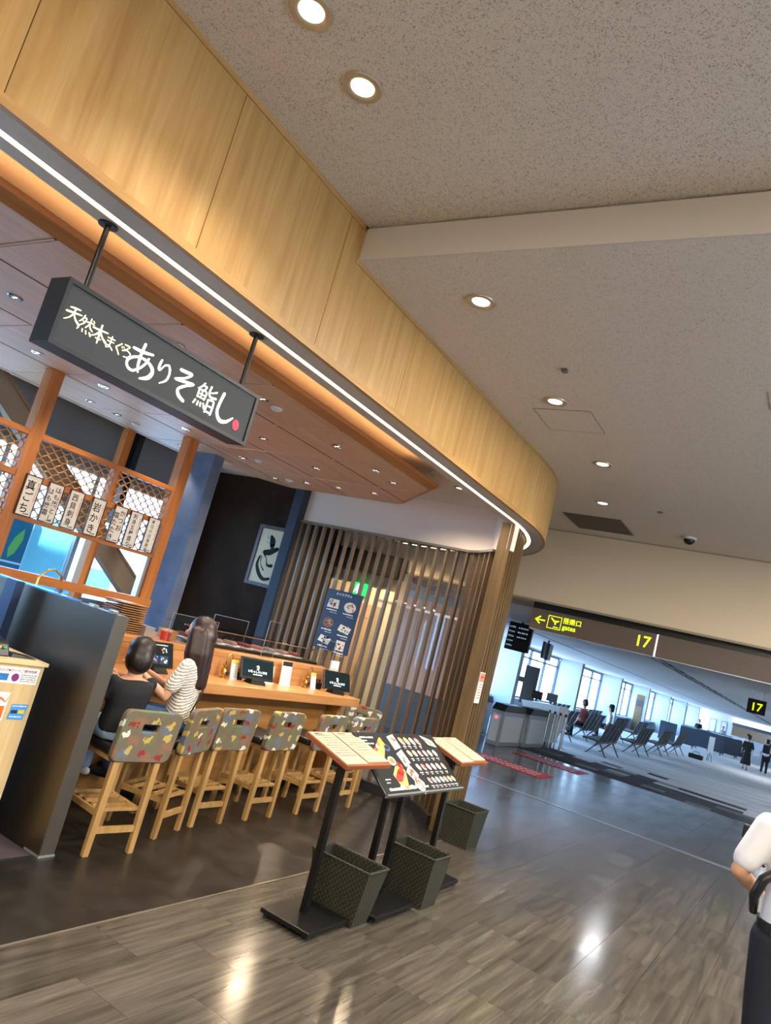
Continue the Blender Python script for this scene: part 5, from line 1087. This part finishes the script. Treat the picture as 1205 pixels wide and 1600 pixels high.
M_denim = mat('denim', '2d4a73', .8); M_blkcloth = mat('black_cloth', '15161a', .85); M_whtcloth = mat('white_cloth', 'd6d6da', .75); M_navycloth = mat('navy_cloth', '10131f', .8); M_shoe = mat('white_shoe', 'c9c7c2', .6); M_redcloth = mat('dusty_red_cloth', '9a5a5a', .8); M_beigecloth = mat('pale_cloth', 'b9b4aa', .8); M_ltdenim = mat('light_denim', '7f94ad', .8)
def remesh(o, vox, it=3):
    r = o.modifiers.new('remesh', 'REMESH'); r.mode = 'VOXEL'; r.voxel_size = vox; r.use_smooth_shade = True
    s = o.modifiers.new('smooth', 'SMOOTH'); s.factor = .5; s.iterations = it
    return o
def head(mb, c, s, f):
    """c centre, s scale, f facing (unit, horizontal)"""
    f = Vector(f); rt = Vector((f.y, -f.x, 0)); c = Vector(c)
    R = Matrix((rt, f, (0, 0, 1))).transposed()
    mb.ball(c+Vector((0, 0, .02*s)), (.076*s, .095*s, .10*s), 16, 12, R); mb.ball(c+f*.018*s-Vector((0, 0, .055*s)), (.056*s, .068*s, .062*s), 14, 10, R)
    mb.ball(c+f*.098*s-Vector((0, 0, .018*s)), (.013*s, .018*s, .022*s), 8, 6, R); mb.ball(c+f*.085*s-Vector((0, 0, .068*s)), (.024*s, .014*s, .012*s), 8, 6, R)
    for k in (-1, 1): mb.ball(c+rt*.077*s*k-Vector((0, 0, .012*s)), (.010*s, .02*s, .03*s), 8, 6, R); mb.ball(c+f*.082*s+rt*.03*s*k+Vector((0, 0, .006*s)), (.016*s, .01*s, .007*s), 8, 6, R)
def hand(mb, wst, d, side, s=1.0, curl=.5):
    """palm + four fingers + thumb; d pointing direction, side = direction of the thumb"""
    w_, d, sd = Vector(wst), Vector(d).normalized(), Vector(side).normalized(); dn = d.cross(sd).normalized()
    mb.limb([w_, w_+d*.04*s, w_+d*.075*s], [.022*s, .030*s, .030*s], 10); mb.limb([w_+d*.05*s-sd*.018*s, w_+d*.08*s-sd*.018*s], [.02*s, .018*s], 8); mb.limb([w_+d*.05*s+sd*.018*s, w_+d*.08*s+sd*.018*s], [.02*s, .018*s], 8)
    for k, ln in enumerate((.070, .082, .076, .058)):
        b = w_+d*.088*s+sd*(.027-.018*k)*s; m1 = b+(d*.85+dn*curl*.5).normalized()*ln*.5*s; e = m1+(d*.5+dn*curl*1.3).normalized()*ln*.5*s; mb.limb([b, m1, e], [.0092*s, .0085*s, .007*s], 8)
    b = w_+d*.03*s+sd*.028*s; m1 = b+(d*.6+sd*.7).normalized()*.035*s; mb.limb([b, m1, m1+(d*.9+dn*.4).normalized()*.03*s], [.012*s, .010*s, .008*s], 8)
def shoe(mb, c, f, s):
    f = Vector(f); c = Vector(c); mb.limb([c-f*.05*s+Vector((0, 0, .035*s)), c+f*.06*s+Vector((0, 0, .032*s)), c+f*.15*s+Vector((0, 0, .026*s))], [.04*s, .042*s, .030*s], 10)
def figure(name, label, loc, rotz, h, pose='stand', top=M_whtcloth, bottom=M_navycloth, hair=M_hairb, skin=M_skin, shoes=M_blkcloth, vox=.016, long_hair=False, dress=False, arms=None, step=.0, group=None, seat=.44, sleeve=.55, build=1.0, look=(0, 1, 0), head_s=1.06, neck=.23):
    t = thing(name, label, 'person', loc, rotz, group); s = h/1.70; F = Vector((0, 1, 0))
    hipz = .90*s if pose != 'sit' else seat+.10*s
    sh = hipz+.47*s; hd = sh+neck*s; bw = build; hs = s*head_s/1.06
    body = MB(); head(body, (look[0]*.02, look[1]*.02, hd), s*head_s, Vector(look).normalized()); body.limb([(0, -.01*s, sh-.02*s), (0, .01*s, hd-.06*s)], [.056*s*(1+.35*(head_s > 1.2)), .05*s*(1+.35*(head_s > 1.2))])
    body.rings([(0, 0, hipz-.06*s, .12*s*bw, .09*s*bw), (0, 0, hipz+.05*s, .14*s*bw, .095*s*bw), (0, 0, hipz+.2*s, .12*s*bw, .085*s*bw), (0, 0, hipz+.36*s, .15*s*bw, .095*s*bw), (0, -.005, hipz+.45*s, .15*s*bw, .08*s*bw), (0, -.005, hipz+.50*s, .07*s, .06*s)])
    legs = []
    for k in (-1, 1):
        hp = Vector((.085*s*k*bw, 0, hipz-.02*s))
        if pose == 'sit': kn = Vector((.10*s*k, .40*s, hipz-.02*s)); an = Vector((.10*s*k, .38*s, max(hipz-.46*s, .09)))
        else: kn = Vector((.09*s*k, .03*s+step*.5*k, hipz-.42*s)); an = Vector((.09*s*k, -.02*s+step*k, .09*s+max(0, -step*k)*.35))
        legs.append((hp, kn, an)); body.limb([hp, (hp+kn)/2, kn], [.080*s, .070*s, .054*s]); body.limb([kn, kn*.6+an*.4+Vector((0, -.012*s, 0)), an], [.052*s, .05*s, .034*s])
    A = arms or {-1: ((-.24*s, -.03*s, hipz+.18*s), (-.25*s, .08*s, hipz-.02*s)), 1: ((.24*s, -.03*s, hipz+.18*s), (.25*s, .08*s, hipz-.02*s))}
    sl = MB()
    for k in (-1, 1):
        S = Vector((.165*s*k*bw, -.005, sh-.03*s)); E_, W_ = Vector(A[k][0]), Vector(A[k][1])
        body.limb([S, (S+E_)/2, E_], [.047*s, .044*s, .037*s]); body.limb([E_, E_*.6+W_*.4, W_], [.037*s, .035*s, .025*s]); hand(body, W_, W_-E_, (-k, .4, .2), s)
        e2 = S.lerp(E_, min(sleeve*1.6, 1)); sl.limb([S, S.lerp(e2, .5), e2], [.064*s, .062*s, .060*s])
        if sleeve > .9: sl.limb([E_, W_], [.052*s, .040*s])
    remesh(body.build('body', skin, t), vox*.6 if vox < .02 else vox, 2)
    sl.rings([(0, 0, hipz-.02*s, .150*s*bw, .11*s*bw), (0, 0, hipz+.08*s, .148*s*bw, .112*s*bw), (0, 0, hipz+.2*s, .140*s*bw, .105*s*bw), (0, 0, hipz+.36*s, .168*s*bw, .115*s*bw), (0, -.005, hipz+.45*s, .165*s*bw, .095*s*bw), (0, -.005, hipz+.485*s, .085*s, .072*s)])
    remesh(sl.build('dress_top' if dress else 'shirt', top, t), vox)
    bt = MB(); bt.rings([(0, 0, hipz-.09*s, .13*s*bw, .11*s*bw), (0, 0, hipz+.0*s, .146*s*bw, .11*s*bw), (0, 0, hipz+.07*s, .142*s*bw, .106*s*bw)])
    if dress: bt.rings([(0, 0, .26*s, .25*s, .19*s), (0, 0, .5*s, .21*s, .16*s), (0, 0, hipz, .155*s, .115*s)])
    else:
        for hp, kn, an in legs: bt.limb([hp, (hp+kn)/2, kn], [.095*s, .085*s, .070*s]); bt.limb([kn, (kn+an)/2, an+Vector((0, 0, .0))], [.070*s, .062*s, .056*s])
    remesh(bt.build('skirt' if dress else 'trousers', bottom, t), vox)
    for hp, kn, an in legs:
        q = MB(); shoe(q, (an.x, an.y, an.z-.088*s), F, s); remesh(q.build('shoe', shoes, t), .012)
    hr = MB(); lk = Vector(look).normalized(); hc = Vector((0, 0, hd))
    rtl = Vector((lk.y, -lk.x, 0)); RH = Matrix((rtl, lk, (0, 0, 1))).transposed()
    hr.ball(hc+Vector((0, 0, .048*hs))+lk*.004*hs, (.097*hs, .110*hs, .098*hs), 18, 12, RH); hr.ball(hc-lk*.034*hs-Vector((0, 0, .018*hs)), (.098*hs, .092*hs, .105*hs), 16, 12, RH)
    if long_hair:
        for a, b in ((-.05, .03), (.05, .03), (-.035, -.045), (.035, -.045), (0, -.055), (0, -.02), (-.06, -.01), (.06, -.01), (-.07, .05), (.07, .05)):
            p0 = hc+rtl*a*s*1.25+lk*b*s; hr.limb([p0, p0-lk*.02*s-Vector((0, 0, .16*s))+rtl*a*.25*s, p0-lk*.055*s-Vector((0, 0, .40*s))-rtl*a*.1*s], [.054*s, .060*s, .040*s], 10)
    remesh(hr.build('hair', hair, t), vox*.7, 12)
    return t
def face_rot(dx, dy): return math.atan2(-dx, dy)
# boy on the first stool, seen from behind
figure('person', 'child in a black t-shirt sitting on the first stool, seen from behind', (-3.77, 3.40, 0), face_rot(-1, -.05), 1.16, 'sit', M_blkcloth, M_ltdenim, M_hairb, M_skin, M_shoe, .011, seat=.66, sleeve=.62, build=1.45, look=(.75, .7, 0), head_s=1.45, neck=.215,
       arms={-1: ((-.20, .10, .84), (-.10, .26, .97)), 1: ((.21, .08, .84), (.12, .22, .97))})
# woman on the second stool turned towards the child
wr = face_rot(-.88, -.47)
wm = figure('person', 'long-haired woman in a white knit top leaning towards the child', (-3.95, 4.08, 0), wr, 1.56, 'sit', M_knit, M_denim, M_hairbrn, M_skin, M_blkcloth, .011, long_hair=True, seat=.665, sleeve=.42, build=1.0, look=(-.15, 1, 0),
            arms={-1: ((-.21, .08, .92), (-.26, .28, 1.05)), 1: ((.14, .22, .95), (-.12, .33, 1.06))})
MB().tube([(.16, .07, 1.17), (.12, -.0, 1.225), (.09, -.105, 1.17), (.0, -.125, 1.0), (-.10, -.11, .84)], .006, 6).build('bag_strap', M_blk, wm, smooth=True)
hb = thing('shoulder_bag', 'small beige bag hanging beside the first stool', 'bag', (-3.93, 3.21, .44)); MB().box((-.05, -.07, -.09), (.05, .07, .07)).build('body', mat('beige_leather', '9a8875', .6), hb, bevel=.03); MB().tube([(0, -.06, .05), (0, -.05, .2), (0, .05, .2), (0, .06, .05)], .008, 6).build('strap', M_blk, hb, smooth=True)
# man at the right edge, walking away
mp = figure('person', 'man in a white short-sleeved shirt and black trousers at the right edge', (.045, 4.08, 0), 0.10, 1.72, 'stand', M_whtcloth, M_navycloth, M_hairb, M_skin2, M_blkcloth, .011, sleeve=.47, build=1.06, step=.08,
            arms={-1: ((-.27, -.04, 1.13), (-.16, .14, 1.03)), 1: ((.29, -.03, 1.13), (.20, .2, 1.05))})
MB().tube([(-.19, -.10, .99), (-.20, -.125, 1.06), (-.175, -.13, 1.14), (-.12, -.125, 1.20)], [.018, .022, .024, .018], 8).build('bag_strap', M_blk, mp, smooth=True)
MB().box((-.19, -.115, 1.0), (-.165, -.10, 1.10)).build('strap_buckle', M_alu, mp); MB().rings([(0, 0, .925, .170, .130), (0, 0, .965, .170, .130)], 28).build('belt', M_blk, mp, smooth='auto')
MB().ball((-.232, -.045, 1.275), (.006, .018, .018)).build('sleeve_emblem', mat('emblem_red', 'b03048', .6), mp)
sb = thing('held_strap', 'black bag handle sticking out in front of the man in white', 'bag', (-.19, 4.30, 1.14)); MB().box((-.06, -.02, .10), (-.02, .02, .17)).build('body', M_blk, sb, bevel=.01); MB().tube([(-.04, 0, .10), (-.0, 0, .04), (.06, 0, .0)], .008, 6).build('loop', M_blk, sb)
# people down the hall
figure('person', 'woman in a long black dress walking away with a shoulder bag', (-2.67, 39.7, 0), .1, 1.60, 'stand', M_blkcloth, M_blkcloth, M_hairb, M_skin, M_blkcloth, .025, dress=True, step=.1, sleeve=.6)
q = figure('person', 'person in a white shirt with a dark backpack walking away', (-1.92, 40.3, 0), -.05, 1.62, 'stand', M_whtcloth, M_navycloth, M_hairb, M_skin, M_shoe, .025, step=.14)
MB().box((-.15, -.26, .98), (.15, -.10, 1.38)).build('backpack', M_navycloth, q, bevel=.05)
figure('person', 'seated passenger in a dusty red top facing the windows', (-6.98, 26.44, 0), face_rot(-1, .3), 1.7, 'sit', M_redcloth, M_navycloth, M_hairb, M_skin, M_blkcloth, .025, seat=.44)
q = figure('person', 'seated passenger in white wearing a dark hat', (-6.98, 30.44, 0), face_rot(-1, -.2), 1.62, 'sit', M_whtcloth, M_navycloth, M_hairb, M_skin, M_blkcloth, .025, seat=.44)
MB().lathe([(.20, 1.26), (.20, 1.27), (.11, 1.275), (.10, 1.37), (.05, 1.40)], n=16).build('hat', M_blkcloth, q)
figure('person', 'staff member in dark uniform behind the left far counter', (-7.6, 61.2, 0), math.pi, 1.68, 'stand', M_blkcloth, M_blkcloth, vox=.03)
figure('person', 'staff member in pale uniform behind the right far counter', (-6.5, 67.0, 0), math.pi, 1.62, 'stand', M_beigecloth, M_blkcloth, vox=.03)
figure('person', 'passenger in a white top standing by the last divider', (-3.6, 52.0, 0), 0, 1.62, 'stand', M_whtcloth, M_blkcloth, vox=.03)
figure('person', 'passenger in black far away near the shop', (-2.6, 62.0, 0), 0, 1.65, 'stand', M_blkcloth, M_blkcloth, vox=.03)
# ------------------------------------------------------------------ ceiling fixtures and their light
M_lens = mat('lamp_lens', 'fff4e2', .4, emit='ffe8c8', estr=4.5); M_trimring = mat('lamp_trim', 'b9ac98', .3, .4); M_refl = mat('lamp_reflector', 'd8c8ae', .25, .6)
WARM2 = (1.0, .74, .48)
def downlight(x, y, z, label, power, r=.075, col=WARM, ang=100, group='round downlights in the corridor ceiling', name='ceiling_downlight'):
    t = thing(name, label, 'downlight', (x, y, z), 0, group)
    n = 24; mb = MB()
    mb.rings([(0, 0, -.002, r*1.28, r*1.28), (0, 0, -.010, r*1.24, r*1.24), (0, 0, -.012, r*.98, r*.98), (0, 0, -.006, r*.78, r*.78), (0, 0, -.001, r*.74, r*.74)], n, cap=False); mb.build('trim_ring', M_trimring, t, smooth='auto')
    MB().cyl((0, 0, -.0045), (0, 0, -.002), r*.75, n=n).build('lens', M_lens, t)
    if power: 
        l = light(name+'_lamp', 'SPOT', (x, y, z-.02), power, col, (0, 0, -1), spot_size=math.radians(ang), spot_blend=.6, shadow_soft_size=.05)
for x, y, z, lb in ((-2.24, 1.845, 4.235, 'round downlight at the top edge of the picture'), (-2.244, 2.279, 4.235, 'large round downlight just below the topmost one'), (-2.229, 3.881, 4.0, 'round downlight just beyond the ceiling step'), (-2.231, 5.533, 4.0, 'round downlight beside the ceiling hatch'), (-2.225, 7.16, 4.0, 'small round downlight beyond the ceiling hatch'), (-2.619, 8.767, 4.0, 'small round downlight next to the air grille')):
    downlight(x*K, y*K, kz(z), lb, 42)
M_rl = mat('raft_lamp', 'e8e0d4', .3, emit='ffe6c4', estr=1.2)
rown = {}
raftd = [(-3.81, 3.82), (-4.68, 4.85), (-3.82, 4.85), (-3.81, 5.5), (-3.83, 5.89), (-4.67, 5.7), (-4.42, 6.48), (-4.9, 6.46), (-5.36, 6.45), (-5.85, 6.45), (-4.66, 2.3), (-5.68, 3.12), (-5.67, 3.77), (-6.45, 4.21), (-6.46, 4.55), (-5.69, 4.81), (-6.47, 5.47), (-5.69, 5.68), (-6.46, 5.85), (-4.68, 3.98), (-3.82, 2.95)]
ordw = ['first', 'second', 'third', 'fourth', 'fifth', 'sixth', 'seventh', 'eighth']
def raft_label(x, y):
    row = 'far end' if y > 6.4 else 'fascia side' if x > -4.2 else 'middle, nearer the fascia' if x > -5.2 else 'middle, nearer the kitchen' if x > -6.2 else 'kitchen window side'
    same = sorted([p for p in raftd if ('far end' if p[1] > 6.4 else 'fascia side' if p[0] > -4.2 else 'middle, nearer the fascia' if p[0] > -5.2 else 'middle, nearer the kitchen' if p[0] > -6.2 else 'kitchen window side') == row], key=lambda p: (-p[0] if row == 'far end' else p[1]))
    return 'twin spotlight in the timber raft, %s in the row at the %s' % (ordw[same.index((x, y))], row)
for i, (x, y) in enumerate(raftd):
    t = thing('raft_spotlight', raft_label(x, y), 'spotlight', (x, y, RZ), 0, 'twin spotlights in the timber raft')
    MB().rings([(0, 0, -.001, .05, .05), (0, 0, -.007, .046, .046), (0, 0, -.007, .038, .038), (0, 0, -.001, .036, .036)], 18, cap=False).build('ring', M_chrome, t); MB().cyl((0, 0, -.004), (0, 0, -.001), .036, n=18).build('well', mat('lamp_well', '4a423a', .4, .5), t)
    for dx in (-.014, .014): MB().ball((dx, 0, -.004), (.011, .011, .005), 10, 6).build('bulb', M_rl, t)
    light('raft_spotlight_lamp', 'SPOT', (x, y, RZ-.03), (56 if y > 6.4 else 42) if x > -5.2 else (55 if y > 6.4 else 26), WARM, (.12 if x > -4.2 else 0, 0, -1), spot_size=math.radians(85), spot_blend=.7, shadow_soft_size=.03)
for x, y in ((-3.82, 4.0), (-5.63, 6.45), (-5.48, 5.7), (-6.49, 4.82)):
    t = thing('smoke_detector', {-3.82: 'round pale detector on the raft, nearest the fascia', -5.63: 'round pale detector at the far end of the raft', -5.48: 'round pale detector in the middle of the raft', -6.49: 'round pale detector near the kitchen window side of the raft'}[x], 'detector', (x, y, RZ), 0, 'round detectors on the timber raft'); MB().lathe([(.012, -.03), (.02, -.026), (.045, -.012), (.045, -.001)], n=16).build('cover', M_white, t, smooth='auto'); MB().cyl((0, 0, -.034), (0, 0, -.03), .01, n=8).build('sensor', M_alu, t)
# square LED panels of the concourse, the first one just enters the frame on the right
M_sq = mat('led_panel', 'ffffff', .5, emit='eaf2ff', estr=4)
for i, (x, y, z) in enumerate(((-.29, 5.32*K, ZC2), (2.6, 5.32*K, ZC2), (2.6, 8.6*K, ZC2), (2.6, 1.2, ZC1), (1.6, -1.4, ZC1), (-.9, -1.6, ZC1))):
    t = thing('square_ceiling_light', ['bright square ceiling light cut by the right picture edge', 'square ceiling light on the far side of the corridor', 'square ceiling light at the far corner of the corridor', 'square ceiling light overhead to the right', 'square ceiling light behind the viewer', 'square ceiling light behind the viewer at left'][i], 'ceiling light', (x, y, z), 0, 'square corridor ceiling lights')
    f_ = MB()
    for a, b in (((-.28, -.15, -.006), (.28, -.13, .0)), ((-.28, .13, -.006), (.28, .15, .0)), ((-.28, -.13, -.006), (-.26, .13, 0)), ((.26, -.13, -.006), (.28, .13, 0))): f_.box(a, b)
    f_.build('frame', M_white, t); MB().box((-.26, -.13, -.004), (.26, .13, -.001)).build('diffuser', M_sq, t)
    light('square_ceiling_light_lamp', 'AREA', (x, y, z-.02), 150, (1, .90, .77), shape='RECTANGLE', size=.5, size_y=.26, spread=math.radians(180))
# hall ceiling line light behind the overhead sign, further hall lights
for i, (x, y) in enumerate(((-2.9, 14.8), (1.6, 18.5), (1.6, 26), (-1.2, 36), (-1.2, 48), (2.5, 22), (2.5, 40))):
    t = thing('hall_ceiling_light', ['bright hall ceiling light hidden behind the overhead gate sign', 'hall ceiling light before the hanging number sign', 'hall ceiling light beyond the hanging number sign', 'hall ceiling light above the walking people', 'hall ceiling light far down the hall', 'hall ceiling light at the right', 'hall ceiling light at the far right'][i], 'ceiling light', (x, y, HC), 0, 'hall ceiling lights')
    MB().box((-.12, -.62, -.006), (.12, .62, 0)).build('frame', M_white, t); MB().box((-.10, -.6, -.008), (.10, .6, -.006)).build('diffuser', M_sq if i else mat('led_panel_bright', 'ffffff', .5, emit='eaf2ff', estr=3.5), t)
    light('hall_ceiling_light_lamp', 'AREA', (x, y, HC-.02), 45 if i else 9, (.95, .96, 1), shape='RECTANGLE', size=.2, size_y=1.2)
# small ceiling devices
def dev(name, x, y, z, lb, cat):
    return thing(name, lb, cat, (x*K, y*K, kz(z)))
t = dev('sprinkler', -1.957, 4.892, 4.0, 'small square sprinkler head on the ceiling above the hatch', 'sprinkler'); MB().box((-.02, -.02, -.022), (.02, .02, 0)).build('plate', mat('device_grey', '6a6258', .5), t); MB().cyl((0, 0, -.035), (0, 0, -.022), .008, n=8).build('nozzle', M_alu, t)
t = dev('sprinkler', -1.939, 8.844, 4.0, 'tiny sprinkler head left of the dome camera', 'sprinkler'); MB().cyl((0, 0, -.012), (0, 0, 0), .03, n=12).build('plate', mat('device_grey', '6a6258', .5), t); MB().cyl((0, 0, -.03), (0, 0, -.012), .008, n=8).build('nozzle', M_alu, t)
t = dev('dome_camera', -1.762, 10.004, 4.0, 'black dome security camera on the ceiling near the gate wall', 'camera'); MB().cyl((0, 0, -.03), (0, 0, 0), .085, n=24).build('base', M_white, t); MB().ball((0, 0, -.035), (.07, .07, .06), 18, 10).build('dome', mat('dome_black', '221c18', .15), t, smooth=True)
t = dev('ceiling_hatch', -2.235, 5.975, 4.0, 'square flush access hatch outlined on the ceiling', 'hatch'); h = .26*K
MB().box((-h+.004, -h+.004, -.003), (h-.004, h-.004, -.0)).build('lid', M_ceil2, t); f_ = MB()
for a, b in (((-h, -h, -.004), (h, -h+.005, 0)), ((-h, h-.005, -.004), (h, h, 0)), ((-h, -h, -.004), (-h+.005, h, 0)), ((h-.005, -h, -.004), (h, h, 0))): f_.box(a, b)
f_.build('frame', mat('hatch_frame', '8c847a', .4), t)
t = dev('air_grille', -2.97, 9.96, 4.0, 'dark rectangular air grille in the ceiling by the gate wall', 'grille'); a_, b_ = .405*K, .43*K
MB().box((-a_, -b_, -.006), (a_, b_, -.001)).build('frame', mat('grille_frame', '77695a', .5), t)
for k in range(16): MB().box((-a_+.02, -b_+.02+(2*b_-.04)/16*k, -.016), (a_-.02, -b_+.02+(2*b_-.04)/16*(k+.55), -.006)).build('slat', mat('grille_slat', '5f5346', .6), t)
t = thing('ceiling_detector', 'small round detector on the white ceiling beyond the timber raft', 'detector', (-3.62, 6.25, UC)); MB().lathe([(.02, -.035), (.05, -.02), (.055, -.001)], n=18).build('cover', M_white, t, smooth='auto'); MB().cyl((0, 0, -.04), (0, 0, -.035), .015, n=10).build('sensor', M_alu, t)
# unseen downlights added to brighten the passage behind the slat screen
for x, y, lb in ((-4.6, 9.1, 'added unseen downlight over the passage behind the slat screen'), (-6.2, 9.1, 'added unseen downlight by the exit door behind the slat screen')):
    downlight(x, y, UC, lb, 260, .06, WARM2, group='added downlights behind the slat screen', ang=150)
for x, y, lb in ((-3.55, 6.75, 'added unseen downlight in the white ceiling beyond the timber raft'),):  # unseen lamp added to warm the white wall over the screen
    downlight(x, y, UC, lb, 75, .05, WARM, group='added downlights behind the slat screen', ang=150)
# ------------------------------------------------------------------ pieces that belong to a part become its sub-parts
NEST = {'handle_rim': 'backrest', 'bulb': 'well', 'lettering': ('face', 'board', 'box', 'panel'), 'printing': ('menu_sheet', 'board', 'sheet'), 'screen_image': ('screen', 'casing'), 'stickers': 'body', 'pictogram': 'box', 'brushwork': 'paper',
        'key': 'body', 'sensor': 'cover', 'nozzle': 'plate', 'stop_light': 'cabinet', 'front_panel': 'cabinet', 'side_panel': 'cabinet', 'lens': 'trim_ring', 'diffuser': 'frame', 'rim': 'body', 'sleeve_emblem': 'shirt', 'belt': 'trousers', 'edge_rail': 'top_glass', 'bottle_cap': 'box', 'seam': 'body'}
stem_ = lambda o: o.name.split('.')[0]
kids_ = {}
for o in bpy.data.objects:
    if o.parent and not o.parent.parent: kids_.setdefault(o.parent, []).append(o)
for root, ch in kids_.items():
    if root.get('kind') == 'structure': continue
    used_ = {}; left_ = len(ch)
    for o in ch:
        tgt = NEST.get(stem_(o))
        if not tgt or left_ <= 2: continue
        for t_ in ((tgt,) if isinstance(tgt, str) else tgt):
            c_ = [p for p in ch if stem_(p) == t_ and p is not o]
            if c_:
                k_ = used_.get(t_, 0); o.parent = c_[min(k_, len(c_)-1)] if stem_(o) == 'printing' else c_[0]; used_[t_] = k_+1; left_ -= 1
                break
